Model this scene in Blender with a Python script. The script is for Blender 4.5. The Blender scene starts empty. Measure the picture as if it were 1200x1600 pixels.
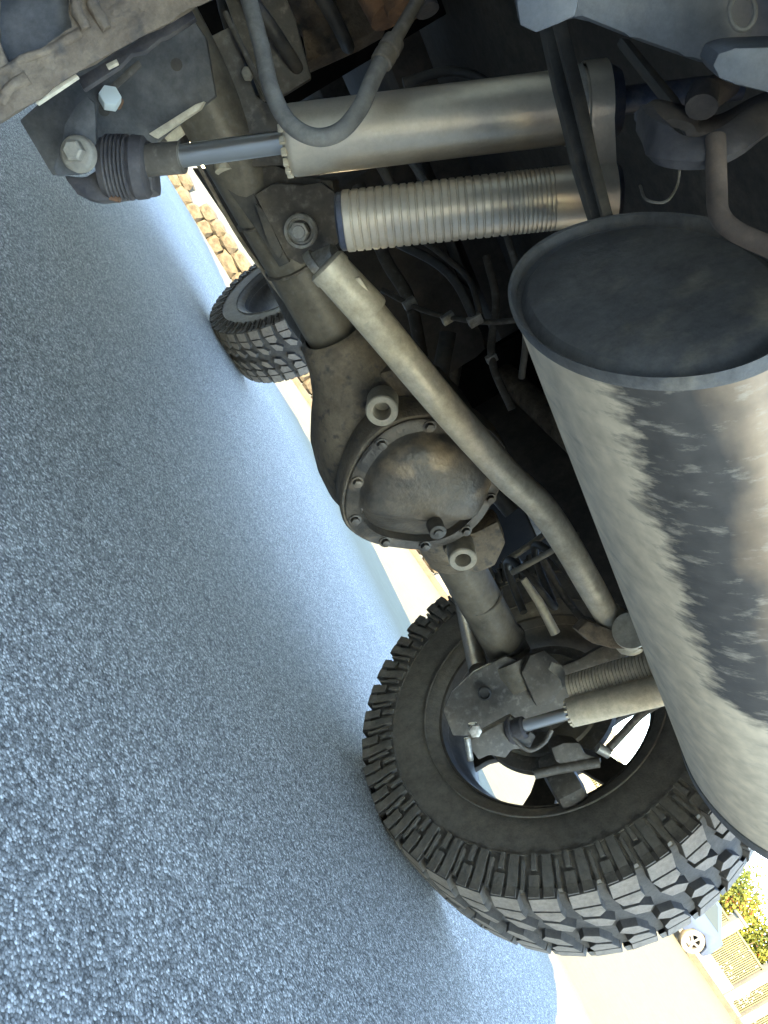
import bpy, bmesh, math, random
from mathutils import Vector, Matrix, noise
R = math.radians
scene = bpy.context.scene

# ------------------------------------------------------------------ camera
F_PX, YAW, PITCH, ROLL = 1294.8, .655, -.026, 1.045
CAM = Vector((0, 0, .384))
cy_, sy_, cp_, sp_ = math.cos(YAW), math.sin(YAW), math.cos(PITCH), math.sin(PITCH)
FWD = Vector((sy_*cp_, cy_*cp_, sp_)); RT = Vector((cy_, -sy_, 0)); UP = RT.cross(FWD)
cr, sr = math.cos(ROLL), math.sin(ROLL)
CR = RT*cr + UP*sr
CU = -RT*sr + UP*cr
cam_d = bpy.data.cameras.new('camera'); cam = bpy.data.objects.new('camera', cam_d)
scene.collection.objects.link(cam); scene.camera = cam
cam.matrix_world = Matrix.Translation(CAM) @ Matrix((CR, CU, -FWD)).transposed().to_4x4()
cam_d.sensor_width = 36; cam_d.sensor_fit = 'AUTO'
cam_d.lens = 36*F_PX/1600; cam_d.clip_start = .02; cam_d.clip_end = 3000

# ------------------------------------------------------------------ world, sun, exposure
SUN_EL = R(29); SDIR = Vector((.83, .55, 0)).normalized()      # shadows fall this way
world = bpy.data.worlds.new('World'); scene.world = world; world.use_nodes = True
wn = world.node_tree; bg = wn.nodes['Background']
sky = wn.nodes.new('ShaderNodeTexSky'); sky.sky_type = 'NISHITA'; sky.sun_disc = False
sky.sun_elevation = SUN_EL; sky.sun_rotation = math.atan2(-SDIR.x, -SDIR.y)
sky.air_density = 1.0; sky.dust_density = 0; sky.ozone_density = 1.0
wn.links.new(sky.outputs[0], bg.inputs[0]); bg.inputs[1].default_value = .15
sun_d = bpy.data.lights.new('sun', 'SUN'); sun_d.energy = 3.1; sun_d.angle = R(.5); sun_d.color = (1, .8, .44)
sun = bpy.data.objects.new('sun', sun_d); scene.collection.objects.link(sun)
sun.rotation_euler = Vector((SDIR.x*math.cos(SUN_EL), SDIR.y*math.cos(SUN_EL), -math.sin(SUN_EL))).to_track_quat('-Z', 'Y').to_euler()
scene.view_settings.view_transform = 'Standard'; scene.view_settings.look = 'None'
scene.view_settings.exposure = 3.85; scene.view_settings.gamma = 1; scene.view_settings.use_curve_mapping = False
scene.cycles.max_bounces = 10; scene.cycles.diffuse_bounces = 6; scene.cycles.glossy_bounces = 5

# ------------------------------------------------------------------ pixel rays (only for measuring where things stand)
def ray(x, y): return FWD + CR*((x-600)/F_PX) - CU*((y-800)/F_PX)
def P(x, y, d): return CAM + ray(x, y)*d
def PL(x, y, ax, val):
    r = ray(x, y); return CAM + r*((val-CAM[ax])/r[ax])

# ------------------------------------------------------------------ materials
def mat(name, col, rough=.6, metal=0., col2=None, nscale=8, nlo=.4, nhi=.65, bump=.0, bscale=60, spec=.28, col3=None, n3=40, stretch=(1, 1, 1), bdist=.002, grain=45, gamt=.38):
    m = bpy.data.materials.new(name); m.use_nodes = True; nt = m.node_tree; b = nt.nodes['Principled BSDF']
    b.inputs['Roughness'].default_value = rough; b.inputs['Metallic'].default_value = metal
    b.inputs['Specular IOR Level'].default_value = spec
    tc = nt.nodes.new('ShaderNodeTexCoord'); mp = nt.nodes.new('ShaderNodeMapping'); mp.inputs['Scale'].default_value = stretch
    nt.links.new(tc.outputs['Object'], mp.inputs[0])
    out = None
    if col2:
        n = nt.nodes.new('ShaderNodeTexNoise'); n.inputs['Scale'].default_value = nscale; n.inputs['Detail'].default_value = 8; n.inputs['Roughness'].default_value = .65
        nt.links.new(mp.outputs[0], n.inputs[0])
        cr_ = nt.nodes.new('ShaderNodeValToRGB'); cr_.color_ramp.elements[0].position = nlo; cr_.color_ramp.elements[1].position = nhi
        cr_.color_ramp.elements[0].color = (*col, 1); cr_.color_ramp.elements[1].color = (*col2, 1)
        nt.links.new(n.outputs[0], cr_.inputs[0]); out = cr_.outputs[0]
        ra = nt.nodes.new('ShaderNodeMapRange'); ra.inputs['From Min'].default_value = nlo; ra.inputs['From Max'].default_value = nhi
        ra.inputs['To Min'].default_value = rough; ra.inputs['To Max'].default_value = min(1, rough+.25)
        nt.links.new(n.outputs[0], ra.inputs[0]); nt.links.new(ra.outputs[0], b.inputs['Roughness'])
        if metal > 0:
            rm = nt.nodes.new('ShaderNodeMapRange'); rm.inputs['From Min'].default_value = nlo; rm.inputs['From Max'].default_value = nhi
            rm.inputs['To Min'].default_value = metal; rm.inputs['To Max'].default_value = metal*.3
            nt.links.new(n.outputs[0], rm.inputs[0]); nt.links.new(rm.outputs[0], b.inputs['Metallic'])
        if col3:
            n2 = nt.nodes.new('ShaderNodeTexNoise'); n2.inputs['Scale'].default_value = n3; n2.inputs['Detail'].default_value = 5
            nt.links.new(mp.outputs[0], n2.inputs[0])
            c2 = nt.nodes.new('ShaderNodeValToRGB'); c2.color_ramp.elements[0].position = .55; c2.color_ramp.elements[1].position = .72
            mx = nt.nodes.new('ShaderNodeMix'); mx.data_type = 'RGBA'; mx.inputs['B'].default_value = (*col3, 1)
            nt.links.new(n2.outputs[0], c2.inputs[0]); nt.links.new(c2.outputs[0], mx.inputs['Factor']); nt.links.new(out, mx.inputs['A'])
            out = mx.outputs['Result']
        g1 = nt.nodes.new('ShaderNodeTexNoise'); g1.inputs['Scale'].default_value = grain; g1.inputs['Detail'].default_value = 10; g1.inputs['Roughness'].default_value = .8
        nt.links.new(mp.outputs[0], g1.inputs[0])
        gr = nt.nodes.new('ShaderNodeValToRGB'); gr.color_ramp.elements[0].position = .3; gr.color_ramp.elements[1].position = .7
        gr.color_ramp.elements[0].color = (1-gamt,)*3+(1,); gr.color_ramp.elements[1].color = (1+gamt*.8,)*3+(1,)
        mg = nt.nodes.new('ShaderNodeMix'); mg.data_type = 'RGBA'; mg.blend_type = 'MULTIPLY'; mg.inputs['Factor'].default_value = 1
        nt.links.new(g1.outputs[0], gr.inputs[0]); nt.links.new(out, mg.inputs['A']); nt.links.new(gr.outputs[0], mg.inputs['B']); out = mg.outputs['Result']
        nt.links.new(out, b.inputs['Base Color'])
    else:
        b.inputs['Base Color'].default_value = (*col, 1)
    if bump:
        n = nt.nodes.new('ShaderNodeTexNoise'); n.inputs['Scale'].default_value = bscale; n.inputs['Detail'].default_value = 6
        nt.links.new(mp.outputs[0], n.inputs[0])
        bu = nt.nodes.new('ShaderNodeBump'); bu.inputs['Strength'].default_value = bump; bu.inputs['Distance'].default_value = bdist
        nt.links.new(n.outputs[0], bu.inputs['Height']); nt.links.new(bu.outputs[0], b.inputs['Normal'])
    return m
M = {}
M['black'] = mat('black_painted_steel', (.045, .041, .036), .45, 0, (.11, .092, .07), 14, .45, .72, .25, 120)
M['dark'] = mat('dark_dusty_steel', (.075, .063, .05), .45, 0, (.14, .115, .085), 11, .35, .75, .3, 90, col3=(.15, .13, .105), n3=90)
M['axle'] = mat('axle_dusty_paint', (.105, .09, .068), .36, .2, (.175, .145, .105), 14, .32, .75, .2, 150, col3=(.15, .135, .11), n3=110)
M['cast'] = mat('cast_iron_dust', (.115, .09, .063), .55, .1, (.19, .148, .102), 14, .35, .7, .8, 220, col3=(.065, .058, .052), n3=70)
M['cover'] = mat('diff_cover_paint', (.062, .054, .046), .36, .2, (.15, .115, .078), 13, .42, .75, .5, 160, col3=(.24, .175, .11), n3=14)
M['brown'] = mat('brown_mud_steel', (.10, .072, .048), .8, 0, (.2, .15, .1), 22, .35, .7, 1., 90, col3=(.06, .05, .042), n3=50, bdist=.004)
M['rust'] = mat('rust', (.22, .11, .05), .8, 0, (.12, .07, .045), 25, .4, .65, .6, 90)
M['alu'] = mat('dusty_aluminium', (.56, .49, .385), .27, .85, (.47, .385, .28), 12, .25, .95, .12, 300, stretch=(1, 1, 1), gamt=.16)
M['dusty_tube'] = mat('dusty_tan_tube', (.60, .50, .36), .5, .15, (.5, .40, .27), 14, .4, .7, .2, 200)
M['bar'] = mat('dusty_bare_bar', (.5, .43, .32), .45, .35, (.42, .35, .24), 14, .4, .7, .2, 250)
M['chrome'] = mat('chrome_rod', (.5, .48, .45), .28, .9)
M['steel'] = mat('zinc_bolt', (.38, .35, .3), .45, .6, (.2, .165, .12), 60, .45, .7, .3, 300)
M['blackalu'] = mat('dark_anodised', (.07, .075, .1), .35, .5, (.16, .15, .14), 30, .5, .75)
M['hose'] = mat('rubber_hose', (.12, .112, .1), .55, 0, (.2, .185, .16), 30, .42, .7, .3, 200)
M['rubber'] = mat('dusty_rubber', (.125, .107, .083), .7, 0, (.185, .155, .118), 7, .35, .7, .5, 250)
M['block'] = mat('dusty_tread_face', (.19, .15, .11), .85, 0, (.235, .187, .137), 30, .35, .7, .5, 300)
M['groove'] = mat('groove_rubber', (.06, .05, .04), .85, 0, (.10, .083, .064), 12, .35, .7, .4, 200)
M['rim'] = mat('dark_rim_paint', (.06, .048, .035), .75, 0, (.11, .09, .065), 12, .42, .7)
M['isolator'] = mat('rubber_isolator', (.04, .036, .038), .5, 0, (.1, .085, .075), 25, .4, .7, .3, 150)
M['gap_filler'] = mat('black_filler', (.006, .0055, .005), .95, 0, (.012, .01, .008), 12, spec=.08)
M['bluegrey'] = mat('bumper_painted_steel', (.085, .09, .1), .45, .1, (.15, .145, .14), 9, .4, .75, .15, 120)
M['slate'] = mat('slate_blue_plate', (.062, .06, .058), .55, 0, (.12, .11, .1), 22, .4, .7, .4, 150)
M['nut'] = mat('white_nut', (.7, .72, .66), .4, .1)
M['floorpan'] = mat('underbody_coating', (.06, .05, .04), .6, 0, (.13, .105, .08), 7, .45, .75, .4, 60)
M['tan_edge'] = mat('bare_and_lit_tan_edge', (.55, .47, .34), .6, 0, (.4, .33, .24), 40)  # pale tan; also carries the sunlit look of plate and line edges
M['body'] = mat('dark_car_paint', (.03, .035, .042), .25, .3)
M['glass'] = mat('tinted_glass', (.02, .025, .03), .05, 0)
M['red'] = mat('tail_lamp_red', (.4, .02, .02), .2)
M['white_wall'] = mat('white_painted_wall', (.17, .16, .135), .8, 0, (.135, .125, .1), 3, .4, .7)
M['stone'] = mat('tan_stone', (.05, .038, .024), .85, 0, (.12, .095, .06), 4, .35, .7, .6, 20, bdist=.02)
M['kerb'] = mat('brown_kerb', (.07, .05, .034), .85, 0, (.11, .08, .055), 4, .35, .7)
M['picket'] = mat('cream_picket', (.11, .10, .058), .6)
M['leaf'] = mat('leaf_green', (.05, .065, .006), .6, 0, (.12, .115, .012), 1.2, .4, .6)
M['flower'] = mat('orange_bract', (.14, .05, .012), .6)
M['trunk'] = mat('bark', (.15, .11, .08), .9)
M['bluecar'] = mat('blue_car_paint', (.055, .07, .11), .3, .2)
M['carrim'] = mat('silver_rim', (.13, .12, .11), .5, .2)

def ground_mat():
    m = bpy.data.materials.new('asphalt'); m.use_nodes = True; nt = m.node_tree; b = nt.nodes['Principled BSDF']; L = nt.links.new
    tc = nt.nodes.new('ShaderNodeTexCoord')
    def vor(scale, feat='F1'):
        v = nt.nodes.new('ShaderNodeTexVoronoi'); v.inputs['Scale'].default_value = scale; v.feature = feat; L(tc.outputs['Object'], v.inputs['Vector']); return v
    def noi(scale, det=6, rough=.6):
        v = nt.nodes.new('ShaderNodeTexNoise'); v.inputs['Scale'].default_value = scale; v.inputs['Detail'].default_value = det; v.inputs['Roughness'].default_value = rough; L(tc.outputs['Object'], v.inputs['Vector']); return v
    def ramp(src, a, ca, z, cz):
        r = nt.nodes.new('ShaderNodeValToRGB'); r.color_ramp.elements[0].position = a; r.color_ramp.elements[1].position = z
        r.color_ramp.elements[0].color = (*ca, 1); r.color_ramp.elements[1].color = (*cz, 1); L(src, r.inputs[0]); return r
    def mul(a, c, blend='MULTIPLY', fac=1.):
        x = nt.nodes.new('ShaderNodeMix'); x.data_type = 'RGBA'; x.blend_type = blend; x.inputs['Factor'].default_value = fac
        L(a, x.inputs['A']); L(c, x.inputs['B']); return x.outputs['Result']
    v1 = vor(370); s1 = nt.nodes.new('ShaderNodeSeparateColor'); L(v1.outputs['Color'], s1.inputs[0])
    stones = ramp(s1.outputs[0], .0, (.115, .105, .09), 1., (.42, .385, .33))
    for p_, c_ in ((.35, .215), (.75, .30), (.86, .50)):
        e_ = stones.color_ramp.elements.new(p_); e_.color = (c_, c_*.92, c_*.79, 1)
    stones.color_ramp.elements[-1].color = (.54, .50, .43, 1)
    v2 = vor(160); s2 = nt.nodes.new('ShaderNodeSeparateColor'); L(v2.outputs['Color'], s2.inputs[0])
    big = ramp(s2.outputs[1], .0, (.72, .72, .72), 1, (1.25, 1.25, 1.25))
    gaps = ramp(v1.outputs['Distance'], .4, (1, 1, 1), .8, (.5, .5, .5))
    c = mul(stones.outputs[0], gaps.outputs[0]); c = mul(c, big.outputs[0])
    blot = ramp(noi(1.4, 8, .7).outputs[0], .35, (.93, .93, .93), .7, (1.07, 1.07, 1.06)); c = mul(c, blot.outputs[0])
    # hairline cracks
    wn_ = noi(1.1, 6, .6); add = nt.nodes.new('ShaderNodeMix'); add.data_type = 'RGBA'; add.blend_type = 'LINEAR_LIGHT'; add.inputs['Factor'].default_value = .35
    L(tc.outputs['Object'], add.inputs['A']); L(wn_.outputs['Color'], add.inputs['B'])
    v3 = nt.nodes.new('ShaderNodeTexVoronoi'); v3.feature = 'DISTANCE_TO_EDGE'; v3.inputs['Scale'].default_value = .42; L(add.outputs['Result'], v3.inputs['Vector'])
    cr_ = ramp(v3.outputs['Distance'], .0, (.82, .82, .82), .002, (1, 1, 1)); c = mul(c, cr_.outputs[0])
    # sunlit road's yellow tone put into the colour, blended in along the shadow edge
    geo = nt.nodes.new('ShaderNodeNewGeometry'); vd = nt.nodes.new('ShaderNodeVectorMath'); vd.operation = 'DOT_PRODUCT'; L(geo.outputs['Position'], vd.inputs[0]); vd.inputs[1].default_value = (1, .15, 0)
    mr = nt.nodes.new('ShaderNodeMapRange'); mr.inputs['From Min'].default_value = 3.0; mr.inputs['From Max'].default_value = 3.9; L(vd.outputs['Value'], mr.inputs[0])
    sunlit_tone = ramp(noi(9, 8, .7).outputs[0], .3, (.12, .105, .064), .7, (.15, .13, .08))
    mxg = nt.nodes.new('ShaderNodeMix'); mxg.data_type = 'RGBA'; L(mr.outputs[0], mxg.inputs['Factor']); L(c, mxg.inputs['A']); L(sunlit_tone.outputs[0], mxg.inputs['B']); c = mxg.outputs['Result']
    L(c, b.inputs['Base Color']); b.inputs['Roughness'].default_value = .82; b.inputs['Specular IOR Level'].default_value = .06
    bu = nt.nodes.new('ShaderNodeBump'); bu.inputs['Strength'].default_value = .35; bu.inputs['Distance'].default_value = .002; bu.invert = True
    L(v1.outputs['Distance'], bu.inputs['Height'])
    bu2 = nt.nodes.new('ShaderNodeBump'); bu2.inputs['Strength'].default_value = .4; bu2.inputs['Distance'].default_value = .002
    L(noi(160, 4).outputs[0], bu2.inputs['Height']); L(bu.outputs[0], bu2.inputs['Normal']); L(bu2.outputs[0], b.inputs['Normal'])
    return m
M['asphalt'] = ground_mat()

def muffler_mat():
    m = bpy.data.materials.new('muffler_aluminised'); m.use_nodes = True; nt = m.node_tree; b = nt.nodes['Principled BSDF']; L = nt.links.new
    tc = nt.nodes.new('ShaderNodeTexCoord')
    at = nt.nodes.new('ShaderNodeAttribute'); at.attribute_name = 'wrap'; at.attribute_type = 'GEOMETRY'   # x = along, y = round the shell
    mp = nt.nodes.new('ShaderNodeMapping'); mp.inputs['Rotation'].default_value = (0, 0, R(-24)); mp.inputs['Scale'].default_value = (17, 3.6, 1)
    L(at.outputs['Vector'], mp.inputs[0])
    n = nt.nodes.new('ShaderNodeTexNoise'); n.inputs['Scale'].default_value = 2.2; n.inputs['Detail'].default_value = 9; n.inputs['Roughness'].default_value = .68
    L(mp.outputs[0], n.inputs[0])
    n2 = nt.nodes.new('ShaderNodeTexNoise'); n2.inputs['Scale'].default_value = 7; n2.inputs['Detail'].default_value = 5; L(at.outputs['Vector'], n2.inputs[0])
    sp = nt.nodes.new('ShaderNodeSeparateXYZ'); L(at.outputs['Vector'], sp.inputs[0])
    def math_(op, a, bb):
        x = nt.nodes.new('ShaderNodeMath'); x.operation = op
        for i, v in enumerate((a, bb)):
            if isinstance(v, (int, float)): x.inputs[i].default_value = v
            else: L(v, x.inputs[i])
        return x.outputs[0]
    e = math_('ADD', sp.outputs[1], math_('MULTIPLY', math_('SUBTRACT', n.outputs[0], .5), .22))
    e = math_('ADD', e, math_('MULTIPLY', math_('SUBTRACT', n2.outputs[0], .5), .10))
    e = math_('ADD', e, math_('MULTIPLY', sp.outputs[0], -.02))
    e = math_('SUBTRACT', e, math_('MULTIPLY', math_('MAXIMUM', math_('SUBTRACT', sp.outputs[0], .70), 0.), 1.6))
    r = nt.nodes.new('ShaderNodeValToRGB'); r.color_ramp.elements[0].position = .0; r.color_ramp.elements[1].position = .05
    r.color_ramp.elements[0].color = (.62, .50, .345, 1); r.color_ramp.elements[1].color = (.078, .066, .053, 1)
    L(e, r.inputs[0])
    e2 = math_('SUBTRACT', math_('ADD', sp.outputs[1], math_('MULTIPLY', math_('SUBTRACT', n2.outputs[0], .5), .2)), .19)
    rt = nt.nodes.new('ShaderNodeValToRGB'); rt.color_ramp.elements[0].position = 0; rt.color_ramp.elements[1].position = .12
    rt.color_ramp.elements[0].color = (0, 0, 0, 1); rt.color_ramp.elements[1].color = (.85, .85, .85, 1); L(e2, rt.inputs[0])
    mt_ = nt.nodes.new('ShaderNodeMix'); mt_.data_type = 'RGBA'; mt_.inputs['B'].default_value = (.40, .27, .16, 1)  # warm reflection on the rear side painted in as a tan band
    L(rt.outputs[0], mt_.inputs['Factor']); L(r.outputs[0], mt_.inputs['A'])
    r2 = nt.nodes.new('ShaderNodeValToRGB'); r2.color_ramp.elements[0].position = .55; r2.color_ramp.elements[1].position = .75
    r2.color_ramp.elements[0].color = (0, 0, 0, 1); r2.color_ramp.elements[1].color = (1, 1, 1, 1); L(n.outputs[0], r2.inputs[0])
    mx = nt.nodes.new('ShaderNodeMix'); mx.data_type = 'RGBA'; mx.inputs['B'].default_value = (.42, .35, .26, 1)
    L(r2.outputs[0], mx.inputs['Factor']); L(mt_.outputs['Result'], mx.inputs['A'])
    n4 = nt.nodes.new('ShaderNodeTexNoise'); n4.inputs['Scale'].default_value = 60; n4.inputs['Detail'].default_value = 4; L(tc.outputs['Object'], n4.inputs[0])
    r4 = nt.nodes.new('ShaderNodeValToRGB'); r4.color_ramp.elements[0].position = .3; r4.color_ramp.elements[1].position = .7
    r4.color_ramp.elements[0].color = (.8, .8, .8, 1); r4.color_ramp.elements[1].color = (1.15, 1.15, 1.15, 1); L(n4.outputs[0], r4.inputs[0])
    m2 = nt.nodes.new('ShaderNodeMix'); m2.data_type = 'RGBA'; m2.blend_type = 'MULTIPLY'; m2.inputs['Factor'].default_value = 1
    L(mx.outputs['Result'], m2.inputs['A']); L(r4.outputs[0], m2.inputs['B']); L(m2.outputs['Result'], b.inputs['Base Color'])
    rr = nt.nodes.new('ShaderNodeMapRange'); rr.inputs['From Max'].default_value = .03; rr.inputs['To Min'].default_value = .62; rr.inputs['To Max'].default_value = .48
    L(e, rr.inputs[0]); L(rr.outputs[0], b.inputs['Roughness'])
    rm = nt.nodes.new('ShaderNodeMapRange'); rm.inputs['From Max'].default_value = .03; rm.inputs['To Min'].default_value = .1; rm.inputs['To Max'].default_value = .15
    L(e, rm.inputs[0]); L(rm.outputs[0], b.inputs['Metallic'])
    bu = nt.nodes.new('ShaderNodeBump'); bu.inputs['Strength'].default_value = .15; bu.inputs['Distance'].default_value = .002
    L(n.outputs[0], bu.inputs['Height']); L(bu.outputs[0], b.inputs['Normal'])
    return m
M['muffler'] = muffler_mat()
M['cap'] = mat('muffler_cap_dust', (.085, .083, .083), .5, .15, (.14, .128, .112), 9, .35, .7, .5, 120, col3=(.19, .165, .13), n3=30)

# ------------------------------------------------------------------ mesh helpers
COL = scene.collection
def link(o, parent=None):
    COL.objects.link(o)
    if parent is not None: o.parent = parent
    return o
def obj(name, bm, m, parent=None, smooth=True, kind=None, label=None, angle=38):
    bmesh.ops.recalc_face_normals(bm, faces=bm.faces)
    me = bpy.data.meshes.new(name); bm.to_mesh(me); bm.free()
    if smooth:
        for p in me.polygons: p.use_smooth = True
        me.set_sharp_from_angle(angle=R(angle))
    ms = m if isinstance(m, (list, tuple)) else [m]
    for x in ms: me.materials.append(M[x] if isinstance(x, str) else x)
    o = bpy.data.objects.new(name, me); link(o, parent)
    if kind: o['kind'] = kind
    if label: o['label'] = label
    return o
def tag(o, label, cat, group=None):
    o['label'] = label; o['category'] = cat
    if group: o['group'] = group
    return o
def empty(name, loc=(0, 0, 0), label=None, cat=None, group=None):
    o = bpy.data.objects.new(name, None); o.empty_display_size = .1; link(o); o.location = loc
    if label: tag(o, label, cat, group)
    return o
def frame(d):
    d = d.normalized(); a = Vector((0, 0, 1)) if abs(d.z) < .9 else Vector((1, 0, 0))
    u = d.cross(a).normalized(); return u, d.cross(u).normalized()
def catmull(pts, n=8):
    out = []; q = [pts[0]*2-pts[1]] + list(pts) + [pts[-1]*2-pts[-2]]
    for i in range(1, len(q)-2):
        for k in range(n):
            t = k/n; a, b, c, d = q[i-1], q[i], q[i+1], q[i+2]
            out.append(.5*((2*b)+(c-a)*t+(2*a-5*b+4*c-d)*t*t+(3*b-a-3*c+d)*t**3))
    out.append(Vector(pts[-1])); return out
def tube(bm, pts, rad, seg=20, cap=True, curve=0, squash=None):
    """round bar through pts; rad one number or one per point"""
    pts = [Vector(p) for p in pts]
    if not isinstance(rad, (list, tuple)): rad = [rad]*len(pts)
    if curve:
        rr = []
        for i in range(len(pts)-1): rr += [rad[i]+(rad[i+1]-rad[i])*k/curve for k in range(curve)]
        rad = rr+[rad[-1]]; pts = catmull(pts, curve)
    rings = []; u = None
    for i, p in enumerate(pts):
        d = (pts[min(i+1, len(pts)-1)]-pts[max(i-1, 0)])
        if d.length < 1e-9: d = pts[-1]-pts[0]
        d.normalize()
        if u is None: u, v = frame(d)
        else:
            u = (u-d*u.dot(d)).normalized(); v = d.cross(u)
        rings.append([bm.verts.new(p+(u*math.cos(t)+v*math.sin(t))*rad[i]) for t in [2*math.pi*k/seg for k in range(seg)]])
    for a, b in zip(rings, rings[1:]):
        for k in range(seg): bm.faces.new((a[k], a[(k+1) % seg], b[(k+1) % seg], b[k]))
    if cap:
        bm.faces.new(rings[0][::-1]); bm.faces.new(rings[-1])
    return bm
def lathe(bm, o, d, prof, seg=48, ref=None, closed=False, cap=False):
    """prof: (distance along d, radius)"""
    o = Vector(o); d = Vector(d).normalized(); u, v = frame(d); rings = []
    for a, r in prof:
        rings.append([bm.verts.new(o+d*a+(u*math.cos(t)+v*math.sin(t))*max(r, 1e-5)) for t in [2*math.pi*k/seg for k in range(seg)]])
    prs = list(zip(rings, rings[1:])) + ([(rings[-1], rings[0])] if closed else [])
    for a, b in prs:
        for k in range(seg): bm.faces.new((a[k], a[(k+1) % seg], b[(k+1) % seg], b[k]))
    if cap: bm.faces.new(rings[0][::-1]); bm.faces.new(rings[-1])
    return bm
def prism(bm, pts, ext, bevel=0.):
    pts = [Vector(p) for p in pts]; ext = Vector(ext)
    b2 = bmesh.new()
    a = [b2.verts.new(p) for p in pts]; c = [b2.verts.new(p+ext) for p in pts]
    b2.faces.new(a); b2.faces.new(c[::-1])
    for i in range(len(a)): j = (i+1) % len(a); b2.faces.new((a[i], c[i], c[j], a[j]))
    bmesh.ops.recalc_face_normals(b2, faces=b2.faces)
    if bevel: bmesh.ops.bevel(b2, geom=b2.edges[:], offset=bevel, segments=2, affect='EDGES', profile=.6)
    me = bpy.data.meshes.new('t'); b2.to_mesh(me); b2.free(); bm.from_mesh(me); bpy.data.meshes.remove(me)
    return bm
def box(bm, c, s, bevel=0., rot=None):
    c = Vector(c); x, y, z = [v/2 for v in s]
    pts = [Vector((-x, -y, -z)), Vector((x, -y, -z)), Vector((x, y, -z)), Vector((-x, y, -z))]; e = Vector((0, 0, 2*z))
    if rot is not None: pts = [rot @ p for p in pts]; e = rot @ e
    return prism(bm, [c+p for p in pts], e, bevel)
def pxplate(bm, px, d, thick, bevel=.002, nrm=None, at=None):
    """flat plate whose outline was measured from the photo, standing at depth d, square to nrm"""
    if nrm is None: n = FWD.copy(); o = P(*px[0], d)
    else: n = Vector(nrm).normalized(); o = P(*at, d)
    pts = []
    for x, y in px:
        r = ray(x, y); pts.append(CAM + r*((o-CAM).dot(n)/r.dot(n)))
    if n.dot(FWD) < 0: n = -n
    return prism(bm, pts, n*thick, bevel)
def hexbolt(bm, p, d, r, h):
    u, v = frame(Vector(d)); d = Vector(d).normalized(); p = Vector(p)
    prism(bm, [p+(u*math.cos(R(60*k))+v*math.sin(R(60*k)))*r for k in range(6)], d*h, r*.1)
def rough(bm, amp, sc, cuts=1):
    if cuts: bmesh.ops.subdivide_edges(bm, edges=bm.edges[:], cuts=cuts, use_grid_fill=True)
    for v in bm.verts: v.co += noise.noise_vector(v.co*sc)*amp
    return bm
B = bmesh.new

# ------------------------------------------------------------------ ground
FA, FB = Vector((7.5, 21.95, -.79)), Vector((26.46, 7.45, 1.07))           # far kerb line
FT = (FB-FA); FT.z = 0; FL = FT.length; FT.normalize(); FN = Vector((-FT.y, FT.x, 0))
FSL = (FB.z-FA.z)/FL
if FN.dot(FWD) < 0: FN = -FN
def gz(x, y):
    p = Vector((x, y, 0)); s = (p-Vector((FA.x, FA.y, 0))).dot(FT); o = (p-Vector((FA.x, FA.y, 0))).dot(FN)
    zk = FA.z+FSL*max(-60, min(60, s))
    # distance from the flat spot under the vehicle towards the kerb
    t = (o+14)/14. ; t = max(0, min(1, t))
    dd = math.hypot(x-.7, (y-2.)*.8); w = max(0, min(1, (dd-3.8)/14)); w = w*w*(3-2*w)
    w = max(w, 0); w = w if o < 0 else 1
    if o < -16: zk = zk*max(0, 1+(o+16)/30)
    return zk*min(1, w*1.15)
def build_ground():
    bm = B(); xs = []; 
    def axis(c):
        v = [0]; s = .35
        while v[-1] < 600: v.append(v[-1]+s); s *= 1.0 if v[-1] < 8 else (1.04 if v[-1] < 40 else 1.35)
        return [c-a for a in v[:0:-1]]+[c+a for a in v]
    X = axis(2.); Y = axis(3.)
    g = [[bm.verts.new((x, y, gz(x, y))) for x in X] for y in Y]
    for j in range(len(Y)-1):
        for i in range(len(X)-1): bm.faces.new((g[j][i], g[j][i+1], g[j+1][i+1], g[j+1][i]))
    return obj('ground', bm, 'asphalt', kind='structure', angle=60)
build_ground()

def FP(s, o, h=0):
    p = FA+FT*s; p = Vector((p.x, p.y, 0))+FN*o; p.z = FA.z+FSL*s+h; return p
def fbox(bm, s0, s1, o0, o1, h0, h1, bevel=0.):
    return prism(bm, [FP(s0, o0, h0), FP(s1, o0, h0), FP(s1, o1, h0), FP(s0, o1, h0)], (0, 0, h1-h0), bevel)
# kerb and path behind it
bm = B(); fbox(bm, -40, 60, 0, .25, -.3, .14, .015); obj('kerb', bm, 'kerb', kind='structure')
bm = B(); fbox(bm, -40, 60, .252, 1.6, -.3, .13); obj('pavement', bm, mat('pavement_concrete', (.09, .072, .046), .9, 0, (.11, .09, .06), 3), kind='structure')

# ------------------------------------------------------------------ the off-road vehicle
CX, AY, AZ = .70, 1.125, .427
suv = empty('off_road_vehicle', (CX, 2.6, 0), 'dark off-road vehicle seen from underneath, its axle, shock absorbers and muffler above the asphalt', 'suv')
INV = Matrix.Translation(-suv.location)
def part(name, bm, m, parent=None, **k):
    o = obj(name, bm, m, None, **k)
    o.parent = parent or suv
    if (parent or suv) is suv: o.matrix_parent_inverse = INV
    return o

# ---- rear axle
bm = B(); tube(bm, [(.05, AY, AZ-.005), (.30, AY, AZ-.005), (CX-.13, AY, AZ-.005)], .0425, 32)
tube(bm, [(CX+.15, AY, AZ-.005), (1.1, AY, AZ-.01), (1.50, AY, AZ-.01)], [.046, .043, .043], 32)
axle = part('rear_axle', bm, 'axle')
for wx in (.335, .41, 1.16, 1.30):
    bm = B(); lathe(bm, (wx, AY, AZ-.006), (1, 0, 0), [(-.003, .042), (-.001, .0448), (.001, .0450), (.003, .042)], 32); rough(bm, .0012, 120, 0); part('weld_bead', bm, 'dark', axle)
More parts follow.
